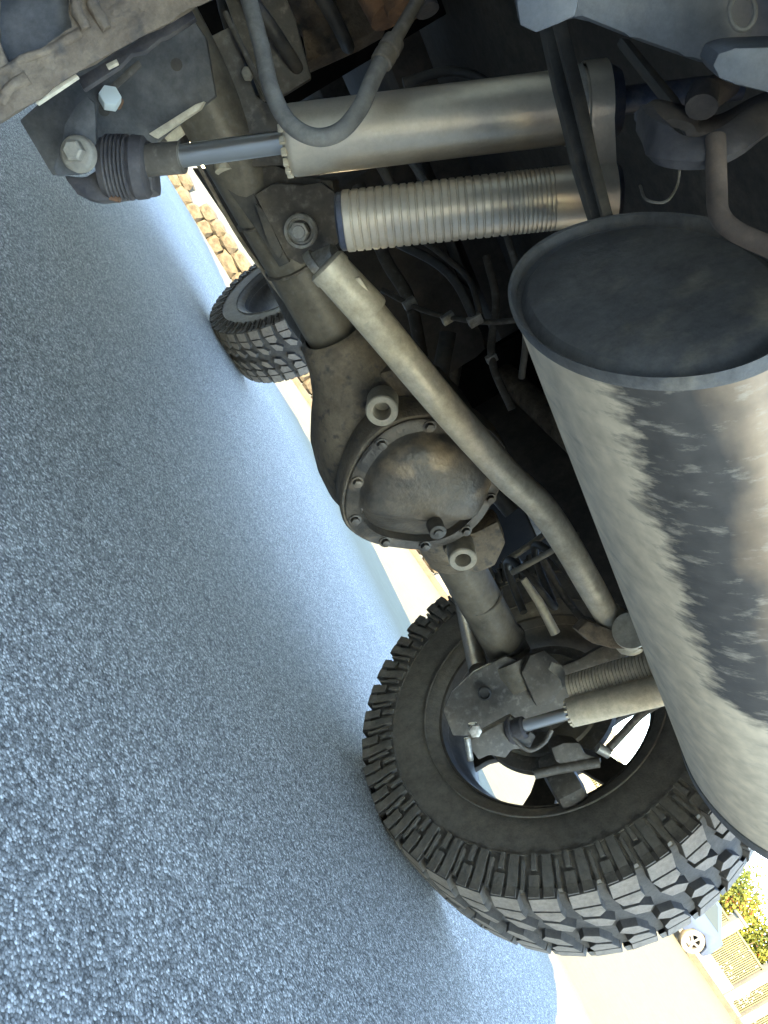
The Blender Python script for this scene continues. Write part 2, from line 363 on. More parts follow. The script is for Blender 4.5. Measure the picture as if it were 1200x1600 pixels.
# cast housing: swelling barrel with flat rear flange
bm = B(); dc = Vector((.765, AY-.01, AZ-.005))
prof = [(-.245, .046), (-.235, .056), (-.225, .058), (-.2, .062), (-.16, .078), (-.13, .095), (-.09, .118), (-.04, .132), (0, .136), (.05, .128), (.1, .105), (.13, .082), (.16, .066), (.2, .058), (.25, .053), (.262, .045)]
lathe(bm, dc, (1, 0, 0), prof, 48)
for v in bm.verts:
    v.co += noise.noise_vector(v.co*18)*.0025
    if v.co.y < dc.y-.075: v.co.y = dc.y-.075+(v.co.y-dc.y+.075)*.15
housing = part('differential_housing', bm, 'cast', axle)
# boss rings
def boss(px, py, d, r, nrm):
    bm = B(); p = P(px, py, d); n = Vector(nrm).normalized()
    lathe(bm, p, n, [(-.03, r), (.012, r), (.014, r*.92), (.014, r*.58), (.010, r*.52), (-.018, r*.5), (-.018, .0001)], 32)
    return part('casting_boss', bm, 'tan_boss', axle)
M['hrod'] = mat('rusty_rod', (.07, .05, .038), .6, .1, (.12, .085, .06), 30)
M['tan_boss'] = mat('dusty_boss', (.24, .21, .165), .6, .2, (.33, .28, .21), 40)
boss(597, 637, 1.145, .0225, (-.25, -1, -.25)); boss(722, 867, 1.31, .0225, (-.1, -1, -.25))
# web plate under the boss, joining tube and flange
bm = B(); pxplate(bm, [(527, 603), (560, 592), (622, 572), (668, 600), (690, 655), (640, 668), (575, 705), (540, 745), (521, 700)], 1.215, .05, .012, nrm=(-.15, -1, -.3), at=(600, 640)); rough(bm, .002, 25, 1)
part('casting_web', bm, 'cast', axle)
bm = B(); pxplate(bm, [(690, 858), (735, 835), (780, 815), (792, 850), (775, 885), (745, 900), (708, 888)], 1.355, .05, .012, nrm=(-.1, -1, -.2), at=(740, 860)); rough(bm, .002, 25, 1)
part('casting_web', bm, 'cast', axle)
# cover: lobed outline on the rear face
cn = Vector((0, -1, -.10)).normalized(); cc = P(663, 757, 1.235); cu = Vector((1, 0, 0)); cv = cn.cross(cu).normalized()
if cv.z < 0: cv = -cv
def cov(r, t, h):
    r *= .935; k = 1 - .035*math.cos(4*(t-R(45))) + .03*math.cos(t-R(180))
    return cc+cu*math.cos(t)*r*k*.98+cv*math.sin(t)*r*k*1.02+cn*h
def ringmesh(levels, n=64, close_end=True):
    bm = B(); rings = [[bm.verts.new(cov(r, 2*math.pi*i/n, h)) for i in range(n)] for r, h in levels]
    for a, b in zip(rings, rings[1:]):
        for k in range(n): bm.faces.new((a[k], a[(k+1) % n], b[(k+1) % n], b[k]))
    if close_end: bm.faces.new(rings[-1])
    return bm
bm = ringmesh([(.128, -.06), (.134, -.03), (.134, .004), (.131, .008), (.105, .008)], close_end=False)
for v in bm.verts: v.co += noise.noise_vector(v.co*30)*.001
part('differential_flange', bm, 'cast', axle)
bm = ringmesh([(.126, .006), (.127, .013), (.124, .0155), (.108, .0165), (.104, .02), (.101, .028), (.094, .036), (.082, .042), (.06, .047), (.035, .050), (.012, .051)])
# pressed step: lower fill-plug pad towards the right
for v in bm.verts:
    dv = v.co-cc; a = dv.dot(cu); b_ = dv.dot(cv); h = dv.dot(cn)
    if h > .024:
        q = a*.80+b_*-.60
        if q > .030: v.co -= cn*min(.022, (q-.030)*1.1)
    v.co += noise.noise_vector(v.co*22)*.0016
cover = part('differential_cover', bm, 'cover', axle)
for i in range(10):
    bm = B(); t = R(36*i+12); p = cov(.1165, t, .0165)
    lathe(bm, p, cn, [(0, .0095), (.0015, .0095), (.0018, .007)], 20); hexbolt(bm, p+cn*.001, cn, .0066, .006)
    part('cover_bolt', bm, 'cover', axle)
# fill plug
bm = B(); p = P(684, 831, 1.2)
lathe(bm, p, cn, [(-.02, .0125), (.002, .0125), (.003, .0105), (.003, .007), (.006, .0065), (.007, .0001)], 24); part('fill_plug', bm, 'black', axle)
# upper bracket with large bolt (track bar mount)
bm = B(); pxplate(bm, [(398, 305), (428, 286), (470, 290), (500, 284), (522, 300), (534, 345), (528, 380), (505, 397), (470, 413), (448, 402), (428, 362)], 1.03, .012, .002, nrm=(-.35, -1, -.3), at=(470, 350))
br = part('track_bar_bracket', bm, 'dark', axle)
bm = B(); pxplate(bm, [(380, 262), (430, 258), (470, 276), (520, 282), (522, 302), (470, 295), (430, 290), (398, 306)], 1.05, .05, .003, nrm=(-.35, -1, -.3), at=(470, 350))
part('bracket_web', bm, 'dark', axle)
bm = B(); p = P(470, 361, 1.02); n = Vector((-.35, -1, -.3)).normalized()
lathe(bm, p, n, [(-.004, .0205), (.003, .0205), (.004, .0185), (.004, .0165), (.001, .0155), (.001, .013)], 32); hexbolt(bm, p, n, .0125, .014)
lathe(bm, p+n*.013, n, [(0, .009), (.002, .0075), (.002, .0001)], 20)
part('bracket_bolt', bm, 'steel', axle)
bm = B(); p = P(503, 403, .98); a = P(488, 412, .985); b2 = P(524, 396, .97)
tube(bm, [a, b2], .012, 20); tube(bm, [P(486, 416, .985), P(496, 408, .982)], .0165, 20); part('bar_end_bolt', bm, 'steel', axle)

# right-hand tube end: knuckle plate, perch and brackets
bm = B(); pxplate(bm, [(693, 1112), (706, 1082), (740, 1050), (790, 1025), (830, 1040), (870, 1060), (905, 1080), (880, 1110), (835, 1135), (800, 1150), (770, 1165), (735, 1150), (708, 1150)], 1.62, .012, .003, nrm=(-.6, -.8, -.1), at=(790, 1090))
part('backing_plate', bm, 'dark', axle)
bm = B(); p = P(757, 1083, 1.60); lathe(bm, p, (-.6, -.8, -.1), [(-.005, .013), (.006, .013), (.007, .01), (.001, .009), (.001, .0001)], 20); part('backing_plate_bolt', bm, 'black', axle)
bm = B(); pxplate(bm, [(815, 1052), (828, 1024), (850, 1016), (880, 1040), (905, 1030), (985, 985), (1002, 1012), (935, 1048), (880, 1072), (862, 1100), (838, 1104)], 1.585, .02, .003)
part('spring_perch', bm, 'dark', axle)
bm = B(); tube(bm, [P(798, 1030, 1.645), P(803, 1040, 1.645), P(818, 1064, 1.65)], [.0435, .0455, .0455], 32); part('tube_end', bm, 'axle', axle)
bm = B(); pxplate(bm, [(880, 1075), (876, 1062), (857, 1046), (862, 1034), (878, 1040), (886, 1060), (908, 1066), (904, 1074)], 1.52, .006, .001)
part('perch_flange', bm, 'tan_boss', axle)
# right shock lower mount
bm = B(); pxplate(bm, [(728, 1160), (745, 1150), (800, 1120), (838, 1150), (828, 1170), (800, 1172), (790, 1185), (765, 1180), (748, 1188)], 1.50, .03, .004)
part('shock_mount_bracket', bm, 'dark', axle)
bm = B(); tube(bm, [P(730, 1153, 1.48), P(735, 1188, 1.48)], .006, 12); tube(bm, [P(738, 1130, 1.49), P(742, 1150, 1.49)], .008, 12)
hexbolt(bm, P(742, 1140, 1.48), (-.6, -.8, 0), .012, .012); part('mount_bolt', bm, 'steel', axle)

# left lower plate with dark hole discs, nut and flange
bm = B(); nrmL = (-.35, -1, -.15)
def PLT(x, y):
    n = Vector(nrmL); r = ray(x, y); return CAM+r*((P(180, 170, .88)-CAM).dot(n)/r.dot(n))
pxplate(bm, [(30, 188), (120, 108), (296, 22), (322, 60), (337, 150), (262, 207), (236, 232), (82, 275)], .88, .01, .002, nrm=nrmL, at=(180, 170))
plt = part('lower_mount_plate', bm, 'slate', axle)
for hx, hy, hr in ((276, 101, .0062), (163, 172, .0062)):
    bm = B(); lathe(bm, PLT(hx, hy), nrmL, [(-.001, hr), (.0005, hr), (.0005, .0001)], 24); part('hole_disc', bm, 'floorpan', plt)  # dark disc laid on the plate stands for the shaded hole
bm = B(); pxplate(bm, [(150, 152), (216, 92), (222, 104), (158, 160)], .868, .008, .002, nrm=nrmL, at=(180, 120))
part('plate_flange', bm, 'dark', plt)
bm = B(); pxplate(bm, [(232, 209), (305, 163), (319, 158), (312, 170), (243, 216)], .87, .012, .001, nrm=nrmL, at=(270, 190))
part('lit_plate_edge', bm, 'tan_edge', plt)  # sunlit slot edge put into the colour of a pale strip
bm = B(); p = P(172, 148, .86); hexbolt(bm, p, Vector((.5, .8, -.35)), .0115, .014)
nut_ = part('nut', bm, 'nut', plt)
bm = B(); tube(bm, [P(180, 158, .874), P(188, 163, .874)], .006, 16); part('stud', bm, 'rust', plt)
# axle bracket plates above the left tube
bm = B(); pxplate(bm, [(322, 60), (362, 40), (400, 150), (432, 172), (450, 258), (380, 262), (330, 205), (337, 150)], .99, .012, .002, nrm=(-.3, -1, -.1), at=(370, 150))
part('shock_tower_plate', bm, 'dark', axle)
bm = B(); tube(bm, [P(352, 20, .95), P(368, 52, .95), P(402, 122, .95), P(430, 176, .95)], .0035, 10); part('brake_line_or_lit_edge', bm, 'dark', axle)
bm = B(); hexbolt(bm, P(388, 118, .96), -FWD, .0075, .008); part('nut', bm, 'tan_boss', axle)
bm = B(); tube(bm, [P(250, 222, 1.02), P(283, 196, 1.02), P(300, 190, 1.02), P(322, 204, 1.02), P(345, 245, 1.02), P(350, 268, 1.02)], .011, 14, curve=5)
part('breather_pipe', bm, 'bar', axle)

# ---- shock absorbers
def rib_cyl(bm, a, b, r, pitch, depth, smooth_from=1., seg=48):
    p0 = pitch; a = Vector(a); b = Vector(b); L = (b-a).length; prof = [(0, .001), (0, r*.9), (.0015, r)]; z = .003
    while z < L*smooth_from:
        if z > L*.62 and smooth_from < .9: pitch = p0*.55
        prof += [(z, r), (z+pitch*.62, r), (z+pitch*.74, r-depth), (z+pitch*.88, r-depth), (z+pitch, r)]; z += pitch
    prof += [(L-.002, r), (L, r*.93), (L, .001)]
    lathe(bm, a, b-a, prof, seg)
sa, sb = P(450, 221, .775), P(915, 164, .76); sd = (sb-sa).normalized()
bm = B(); Ls = (sb-sa).length
lathe(bm, sa, sd, [(0, .0105), (0, .0288), (.003, .0315), (.006, .0318), (Ls, .0318), (Ls, .02)], 64)
shock = part('shock_absorber', bm, 'alu', suv)
bm = B()
for k in range(18):
    t = 2*math.pi*k/18; u, v = frame(sd)
    box(bm, sa+(u*math.cos(t)+v*math.sin(t))*.0287+sd*-.002, (.0042, .0065, .005), .0006, rot=sd.to_track_quat('Z', 'Y').to_matrix())
lathe(bm, sa-sd*.003, sd, [(0, .0105), (-.001, .012), (0, .024), (.003, .026)], 40)
part('seal_collar', bm, 'bar', shock)
bm = B(); re = P(222, 252, .80); tube(bm, [re, sa+sd*.01], .0105, 32); part('piston_rod', bm, 'chrome', shock)
bm = B(); tube(bm, [P(215, 252, .80), P(285, 246, .793)], .0148, 28); part('rod_end_sleeve', bm, 'dark', shock)
# ribbed rubber boot and eye
bm = B(); b0 = P(160, 262, .80); b1 = P(232, 262, .802); bd = (b1-b0).normalized(); Lb = (b1-b0).length
pr = [(0, .012), (0, .026)]
for k in range(6): z = Lb*(.12+.085*k); pr += [(z, .0285), (z+.0014, .0300), (z+.0028, .0300), (z+.0036, .0268)]
pr += [(Lb*.72, .0295), (Lb*.95, .0285), (Lb, .025), (Lb, .011)]
lathe(bm, b0, bd, pr, 40); part('rubber_boot', bm, 'isolator', shock)
bm = B(); pxplate(bm, [(82, 262), (96, 226), (100, 195), (118, 165), (135, 150), (148, 160), (150, 225), (146, 255), (132, 270), (110, 272), (88, 275)], .775, .007, .002, nrm=(-.5, -1, -.1), at=(120, 220))
part('clevis', bm, 'slate', shock)
bm = B(); pxplate(bm, [(95, 272), (130, 276), (155, 262), (175, 235), (232, 215), (240, 300), (190, 305), (150, 314), (118, 306)], .805, .035, .006, nrm=(-.5, -1, -.1), at=(160, 270)); rough(bm, .0015, 40, 1)
part('shock_eye', bm, 'isolator', shock)
bm = B(); p = P(121, 240, .765); lathe(bm, p, (-.5, -1, -.2), [(-.006, .0165), (.001, .016), (.003, .0145), (.004, .012), (.004, .0001)], 32)
q = P(117, 236, .758); lathe(bm, q, (-.5, -1, -.2), [(-.004, .0095), (.006, .0095), (.008, .0075), (.008, .0001)], 6)
part('mount_bolt', bm, 'tan_boss', shock)
bm = B(); tube(bm, [P(172, 308, .80), P(188, 312, .80)], .003, 10); part('cotter_pin', bm, 'rust', shock)
# reservoir
ra_, rb_ = P(538, 346, .79), P(940, 303, .77); rd = (rb_-ra_).normalized()
bm = B(); rib_cyl(bm, ra_, rb_, .0282, .0076, .0013, .80); part('reservoir', bm, 'alu', shock)
bm = B(); lathe(bm, ra_-rd*.006, rd, [(0, .001), (0, .024), (.002, .0268), (.008, .0268)], 48); part('reservoir_cap', bm, 'blackalu', shock)
# clamp round both tubes
def clamp(center1, center2, d, w, r1, r2, thick, name, m):
    d = d.normalized(); ax = (center2-center1); ax -= d*ax.dot(d); L = ax.length; ax.normalize(); n = d.cross(ax); pts = []
    N = 28
    for i in range(N+1):
        t = R(52) + (2*math.pi-R(104))*i/N; pts.append(center1+ax*math.cos(t)*r1+n*math.sin(t)*r1)
    for i in range(N+1):
        t = R(-128) + (2*math.pi-R(104))*i/N; pts.append(center1+ax*(L+math.cos(t)*r2)+n*math.sin(t)*r2)
    out = []
    cc_ = [center1, center1+ax*L]
    bm = B(); rings = []
    for i, p in enumerate(pts):
        c = cc_[0] if i <= N else cc_[1]; o_ = (p-c).normalized()*thick
        rings.append([bm.verts.new(p-d*w/2), bm.verts.new(p+d*w/2), bm.verts.new(p+o_+d*w/2), bm.verts.new(p+o_-d*w/2)])
    for a, b in zip(rings, rings[1:]+rings[:1]):
        for k in range(4): bm.faces.new((a[k], a[(k+1) % 4], b[(k+1) % 4], b[k]))
    return part(name, bm, m, shock, angle=30)
s_at = sa+sd*(Ls*1.03); r_at = ra_+rd*((s_at-ra_).dot(rd))
clamp(s_at, r_at, sd, .020, .0335, .0295, .0028, 'reservoir_clamp', 'alu')
bm = B(); lathe(bm, sa+sd*(Ls*.985), sd, [(-.012, .0315), (-.012, .0345), (.0, .0345), (0, .0318)], 48)
lathe(bm, sa+sd*(Ls*.945), sd, [(-.004, .0315), (-.004, .0335), (.0, .0335), (0, .0318)], 48); part('clamp_band', bm, 'steel', shock)
bm = B(); lathe(bm, sa+sd*Ls, sd, [(0, .0318), (.022, .0318), (.03, .027), (.03, .012), (.14, .012)], 40); lathe(bm, rb_, rd, [(-.002, .0282), (.012, .0282), (.016, .024), (.016, .001)], 40)
part('upper_end_cap', bm, 'blackalu', shock)

# right-hand shock, seen between wheel and muffler
ta, tb = P(893, 1113, 1.47), P(1060, 1072, 1.38); td = (tb-ta).normalized()
bm = B(); Lt = (tb-ta).length+.1; lathe(bm, ta, td, [(0, .008), (0, .023), (.003, .026), (Lt, .026), (Lt, .01)], 40)
for k in range(16):
    t = 2*math.pi*k/16; u, v = frame(td); box(bm, ta+(u*math.cos(t)+v*math.sin(t))*.023-td*.001, (.005, .005, .006), .001, rot=td.to_track_quat('Z', 'Y').to_matrix())
shock2 = part('shock_absorber', bm, 'dusty_tube', suv)
bm = B(); tube(bm, [P(806, 1138, 1.50), ta+td*.01], .0115, 24); part('piston_rod', bm, 'chrome', shock2)
rc, re2 = P(893, 1080, 1.50), P(1060, 1030, 1.42)
bm = B(); rib_cyl(bm, rc, re2, .030, .0062, .0020, .95, 40); part('reservoir', bm, 'dusty_tube', shock2)
bm = B(); lathe(bm, P(796, 1142, 1.51), td, [(0, .001), (0, .022), (.004, .0255), (.010, .0255), (.012, .02), (.03, .02), (.034, .014)], 32); part('rubber_boot', bm, 'isolator', shock2)
bm = B(); tube(bm, [P(800, 1152, 1.49), P(826, 1172, 1.49), P(850, 1160, 1.49), P(862, 1140, 1.49)], .0045, 10, curve=5); part('clip', bm, 'dark', shock2)

# ---- rear track bar (bent tube with forged end)
bm = B(); tp = [P(533, 440, .90), P(600, 520, .93), P(700, 640, .99), P(790, 740, 1.06), P(845, 792, 1.11), P(885, 850, 1.15), P(925, 920, 1.20), P(962, 985, 1.26)]
tube(bm, tp, [.0208, .0204, .0200, .0200, .0202, .0200, .0198, .0185], 32, curve=6)
tb_ = part('track_bar', bm, 'bar', suv)
bm = B(); a = P(508, 412, .893); b2 = P(580, 490, .915)
d_ = (b2-a).normalized(); lathe(bm, a, d_, [(0, .001), (0, .019), (.003, .0228), (.012, .0228), (.014, .0215), (.07, .0228), (.074, .0208)], 12)
part('forged_end', bm, 'bar', tb_)
bm = B(); pxplate(bm, [(552, 436), (562, 432), (582, 462), (572, 470)], .888, .02, .003, nrm=(-.2, -1, -.2), at=(566, 450)); part('wrench_flat', bm, 'bar', tb_)
bm = B(); tube(bm, [P(950, 960, 1.24), P(975, 985, 1.255), P(990, 1004, 1.26)], [.021, .027, .026], 24); tube(bm, [P(985, 985, 1.2), P(985, 1000, 1.36)], .026, 24); part('bushing_eye', bm, 'bar', tb_)
bm = B(); pxplate(bm, [(902, 985), (918, 970), (960, 985), (1000, 990), (1010, 1015), (960, 1014), (925, 1005)], 1.22, .04, .003); part('track_bar_mount', bm, 'brown', suv)

# ---- coil springs
def coil(c, r, wr, z0, z1, turns, m='black'):
    bm = B(); pts = []; n = int(turns*18)
    for i in range(n+1):
        t = 2*math.pi*turns*i/n; pts.append(Vector((c[0]+r*math.cos(t), c[1]+r*math.sin(t), z0+(z1-z0)*i/n)))
    tube(bm, pts, wr, 12); return part('coil_spring', bm, m, suv)
coil((.16, 1.19), .066, .0085, .48, .86, 5.5); coil((1.30, 1.22), .066, .0085, .49, .86, 5.5)
# brackets and bump stop beside the right spring
bm = B(); tube(bm, [P(818, 905, 1.6), P(842, 940, 1.6), P(868, 990, 1.6)], [.007, .009, .010], 14); part('park_brake_cable', bm, 'bar', suv)
bm = B(); tube(bm, [P(800, 895, 1.7), P(850, 868, 1.65), P(905, 835, 1.6)], .006, 12); part('brake_line_or_lit_edge', bm, 'tan_boss', suv)

# ---- brake hose looping under the frame
bm = B(); hp = [P(378, -40, .72), P(393, 15, .71), P(410, 80, .70), P(424, 140, .69), P(450, 190, .68), P(490, 214, .675), P(530, 206, .675), P(562, 170, .68), P(582, 125, .69), P(597, 95, .695)]
tube(bm, hp, .0072, 20, curve=8)
hose = part('brake_hose', bm, 'hose', suv)
bm = B(); d_ = (P(640, 22, .71)-P(597, 95, .695)); L_ = d_.length
lathe(bm, P(595, 99, .695), d_, [(0, .0072), (.001, .0095), (.010, .0098), (.011, .0083), (.014, .0083), (.015, .0098), (.026, .0095), (.028, .006), (L_*1.6, .0058)], 20)
part('hose_fitting', bm, 'dark', hose)

# ---- muffler
mx0, mx1 = .28, .90
mc = Vector((0, .4311, .5751)); ma, mb_, mt = .1146, .0694, -.0739
def ell(x, t, k=1.):
    y = math.cos(t)*ma*k; z = math.sin(t)*mb_*k
    return Vector((x, mc.y+y*math.cos(mt)-z*math.sin(mt), mc.z+y*math.sin(mt)+z*math.cos(mt)))
def shell(levels, n=96, close=(False, False)):
    bm = B(); rings = [[bm.verts.new(ell(x, 2*math.pi*i/n, k)) for i in range(n)] for x, k in levels]
    for a, b in zip(rings, rings[1:]):
        for k in range(n): bm.faces.new((a[k], a[(k+1) % n], b[(k+1) % n], b[k]))
    if close[0]: bm.faces.new(rings[0])
    if close[1]: bm.faces.new(rings[-1])
    return bm
nl = 24
bm = shell([(mx0+.006+(mx1-mx0-.018)*i/nl, 1.0-.004*math.exp(-i)) for i in range(nl+1)])
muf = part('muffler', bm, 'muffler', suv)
me = muf.data; at_ = me.attributes.new('wrap', 'FLOAT_VECTOR', 'POINT')
for i, v in enumerate(me.vertices):
    dy = v.co.y-mc.y; dz = v.co.z-mc.z; y = (dy*math.cos(mt)+dz*math.sin(mt))/ma; z = (-dy*math.sin(mt)+dz*math.cos(mt))/mb_
    ang = (-math.atan2(z, y)) % (2*math.pi)                      # grows from the front over the bottom to the rear
    at_.data[i].vector = ((v.co.x-mx0)*2.2, (ang-R(114))/math.pi, 0)
bm = shell([(mx0+.0075, 1.0), (mx0+.007, 1.012), (mx0+.005, 1.018), (mx0+.001, 1.018), (mx0-.002, 1.01), (mx0-.001, .99), (mx0+.006, .965), (mx0+.008, .93), (mx0+.004, .88), (mx0+.001, .84), (mx0-.001, .6), (mx0-.001, .2)], close=(False, True))
part('end_cap', bm, 'cap', muf)
bm = shell([(mx1-.014, 1.0), (mx1-.013, 1.02), (mx1-.004, 1.03), (mx1+.004, 1.03), (mx1+.006, 1.), (mx1+.004, .97), (mx1-.006, .95), (mx1-.004, .7)], close=(False, True))
part('end_cap', bm, 'cap', muf)
# hanger rod and rubber isolator
bm = B(); tube(bm, [P(1118, 215, .40), P(1120, 290, .395), P(1124, 335, .39), P(1150, 362, .385), P(1215, 392, .375), P(1260, 420, .37)], .0048, 18, curve=6)
part('hanger_rod', bm, 'hrod', muf)
bm = B(); io = P(1120, 218, .43)
def strap(pts, w, m, name):
    bm = B(); c = catmull([P(x, y, d) for x, y, d in pts], 6); rings = []
    for i, p in enumerate(c):
        t = (c[min(i+1, len(c)-1)]-c[max(i-1, 0)]).normalized(); s_ = t.cross(CU*.9+FWD*.4).normalized(); q_ = s_.cross(t)
        rings.append([bm.verts.new(p+q_*w*.5*a+s_*.0045*b) for a, b in ((-1, -.6), (-.6, -1), (.6, -1), (1, -.6), (1, .6), (.6, 1), (-.6, 1), (-1, .6))])
    for a, b in zip(rings, rings[1:]):
        for k in range(8): bm.faces.new((a[k], a[(k+1) % 8], b[(k+1) % 8], b[k]))
    bm.faces.new(rings[0]); bm.faces.new(rings[-1]); return part(name, bm, m, muf, angle=50)
bm.free()
strap([(1008, 188, .44), (1024, 214, .42), (1046, 234, .41), (1085, 240, .405), (1120, 232, .405), (1150, 216, .41), (1185, 190, .42), (1230, 170, .43)], .016, 'isolator', 'rubber_isolator')
strap([(1008, 188, .44), (1030, 176, .46), (1070, 185, .47), (1085, 200, .475), (1130, 196, .475), (1180, 170, .47), (1230, 150, .46)], .013, 'isolator', 'rubber_isolator')
bm = B(); tube(bm, [P(1096, 168, .45), P(1100, 140, .455)], [.0085, .008], 16); tube(bm, [P(1092, 160, .455), P(1135, 130, .47)], .0085, 14); part('hanger_pin', bm, 'isolator', muf)
bm = B(); tube(bm, [P(1000, 290, .46), P(1010, 312, .45), P(1040, 315, .45), P(1058, 290, .46), P(1062, 262, .46)], .0008, 8, curve=5); part('sensor_wire', bm, 'dark', muf)
# exhaust pipe leaving the muffler
bm = B(); tube(bm, [(.9, mc.y+.03, mc.z), (1.05, mc.y+.04, mc.z+.02), (1.15, mc.y+.12, .72), (1.18, mc.y+.5, .78), (1.1, 1.9, .74), (.95, 2.6, .66)], .03, 24, curve=6); part('exhaust_pipe', bm, 'brown', suv)

# ---- rear corner: bumper bracket work above the muffler
bm = B()
pxplate(bm, [(800, -60), (806, 2), (815, 38), (835, 50), (872, 38), (900, 28), (985, 62), (1070, 92), (1118, 108), (1150, 96), (1230, 92), (1230, -60)], .42, .10, .008, nrm=(-.1, -.9, -.35), at=(1000, 60))
bmp = part('rear_bumper', bm, 'bluegrey', suv)
bm = B(); pxplate(bm, [(1112, 104), (1122, 82), (1150, 74), (1240, 70), (1240, 150), (1200, 146), (1150, 134), (1124, 124)], .375, .03, .003, nrm=(-.1, -.9, -.35), at=(1160, 110)); part('bumper_lip', bm, 'bluegrey', bmp)
bm = B(); pxplate(bm, [(806, 0), (870, -20), (905, 0), (900, 26), (872, 38), (838, 52), (812, 40)], .40, .02, .002, nrm=(-.1, -.9, -.35), at=(850, 20)); part('bumper_end_bracket', bm, 'bluegrey', bmp)
bm = B(); q = P(1160, 18, .385); u_, v_ = frame(FWD)
tube(bm, [q+CR*.0060*math.cos(t)+CU*.0085*math.sin(t) for t in [2*math.pi*k/24 for k in range(25)]], .0012, 8, cap=False); part('cable_ring', bm, 'hose', bmp)
# dark bar hanging down in front of the shock
bm = B(); pxplate(bm, [(846, 30), (862, 24), (890, 140), (920, 260), (950, 350), (928, 350), (900, 260), (868, 130)], .60, .012, .001)
pxplate(bm, [(864, 30), (884, 24), (916, 150), (934, 240), (962, 350), (946, 352), (922, 262), (892, 140)], .585, .006, .001)
part('hanger_bracket', bm, 'black', suv)
bm = B(); pxplate(bm, [(968, 56), (985, 60), (1060, 150), (1084, 190), (1076, 196), (1050, 160)], .50, .01, .002); part('bumper_brace', bm, 'black', suv)

# ---- dirty bracket in the near left corner
bm = B()
def pxring(inner, outer, d, dz):
    a = [bm.verts.new(P(x, y, d)) for x, y in outer]; b = [bm.verts.new(P(x, y, d-.006)) for x, y in inner]
    c = [bm.verts.new(P(x, y, d+dz)) for x, y in inner]; e = [bm.verts.new(P(x, y, d+dz)) for x, y in outer]; n = len(a)
    for i in range(n):
        j = (i+1) % n
        bm.faces.new((a[i], a[j], b[j], b[i])); bm.faces.new((b[i], b[j], c[j], c[i])); bm.faces.new((c[i], c[j], e[j], e[i])); bm.faces.new((e[i], e[j], a[j], a[i]))
pxring([(2, -40), (60, -42), (107, -40), (110, 0), (114, 44), (64, 76), (17, 103), (6, 82), (-2, 60), (-2, 0)],
       [(-60, -90), (60, -90), (345, -60), (330, 0), (250, 41), (120, 114), (25, 173), (0, 192), (-60, 215), (-60, 0)], .62, .03)
rough(bm, .003, 28, 4)
for v in bm.verts: v.co += noise.noise_vector(v.co*90)*.0022
brk = part('control_arm_bracket', bm, 'brown', suv)
bm = B(); pxplate(bm, [(-20, -60), (125, -60), (130, 50), (20, 118), (-20, 90)], .636, .006, .001); part('bracket_panel', bm, 'slate', brk)
bm = B(); pxplate(bm, [(120, 122), (168, 94), (172, 80), (190, 78), (214, 64), (220, 50), (252, 40), (300, 16), (306, 28), (262, 56), (250, 60), (226, 80), (205, 84), (186, 104), (130, 140)], .72, .006, .001); part('dark_gap_strip', bm, 'isolator', brk)  # dark strip laid over the gap, standing for its shade
bm = B(); pxplate(bm, [(165, 100), (182, 92), (184, 98), (168, 106)], .70, .004, .0005); part('clip', bm, 'tan_edge', brk)
bm = B(); tube(bm, [P(116, -20, .612), P(122, 20, .612), P(134, 48, .615)], .004, 12, curve=5); tube(bm, [P(140, -20, .613), P(150, 20, .613), P(168, 46, .616)], .0045, 12, curve=5)
tube(bm, [P(5, 112, .616), P(60, 86, .615), P(125, 52, .616)], .0035, 12, curve=5); tube(bm, [P(2, 160, .618), P(18, 138, .617), P(45, 122, .618)], .0045, 12, curve=4); rough(bm, .0025, 55, 0)
part('bracket_rib', bm, 'brown', brk)
bm = B(); pxplate(bm, [(52, 157), (118, 115), (122, 119), (58, 162)], .63, .004, .0005); part('bracket_edge', bm, 'tan_edge', brk)
# brackets at the top
bm = B(); pxplate(bm, [(345, -20), (440, -20), (462, 30), (487, 122), (445, 148), (408, 158), (385, 95)], 1.02, .02, .003, nrm=(-.3, -1, -.1), at=(430, 80)); part('frame_bracket', bm, 'dark', suv)
bm = B(); pxplate(bm, [(400, -10), (610, -30), (600, 40), (560, 62), (480, 98), (470, 40)], 1.12, .03, .004); part('crossmember_flange', bm, 'brown', suv)
bm = B(); tube(bm, [P(590, -20, .86), P(612, 22, .86)], .024, 24); tube(bm, [P(622, -30, .84), P(634, 20, .84)], [.022, .019], 24)
part('bump_stop_cup', bm, 'rust', suv)
bm = B(); tube(bm, [P(655, -20, .80), P(668, 18, .80)], .012, 16); part('bump_stop', bm, 'isolator', suv)
# hoses and lines in the dark space
def line(pts, r, m, name='hose'): bm = B(); tube(bm, [P(*p) for p in pts], r, 10, curve=6); part(name, bm, m, suv)
line([(596, 452, 1.35), (650, 480, 1.35), (700, 495, 1.35), (760, 503, 1.32), (812, 500, 1.3)], .0045, 'dark', 'wiring_cable')
line([(622, 380, 1.25), (680, 410, 1.25), (715, 445, 1.25), (742, 500, 1.25)], .007, 'black')
line([(640, 360, 1.3), (700, 405, 1.3), (735, 440, 1.3), (752, 500, 1.3)], .005, 'black')
line([(630, 130, 1.0), (700, 112, 1.0), (760, 128, 1.0), (800, 180, 1.0)], .006, 'black')
line([(660, 170, 1.0), (690, 142, 1.0), (730, 150, 1.0), (750, 175, 1.0)], .009, 'black')
line([(590, 250, .95), (612, 290, .95), (630, 330, .95)], .006, 'dark')
line([(640, 250, .95), (668, 290, .95), (690, 330, .95)], .004, 'hose')
line([(790, 360, 1.1), (812, 440, 1.1), (822, 520, 1.15), (815, 590, 1.2)], .005, 'dark', 'wiring_cable')
line([(700, 520, 1.7), (690, 600, 1.7), (720, 700, 1.7), (800, 800, 1.7)], .018, 'black')

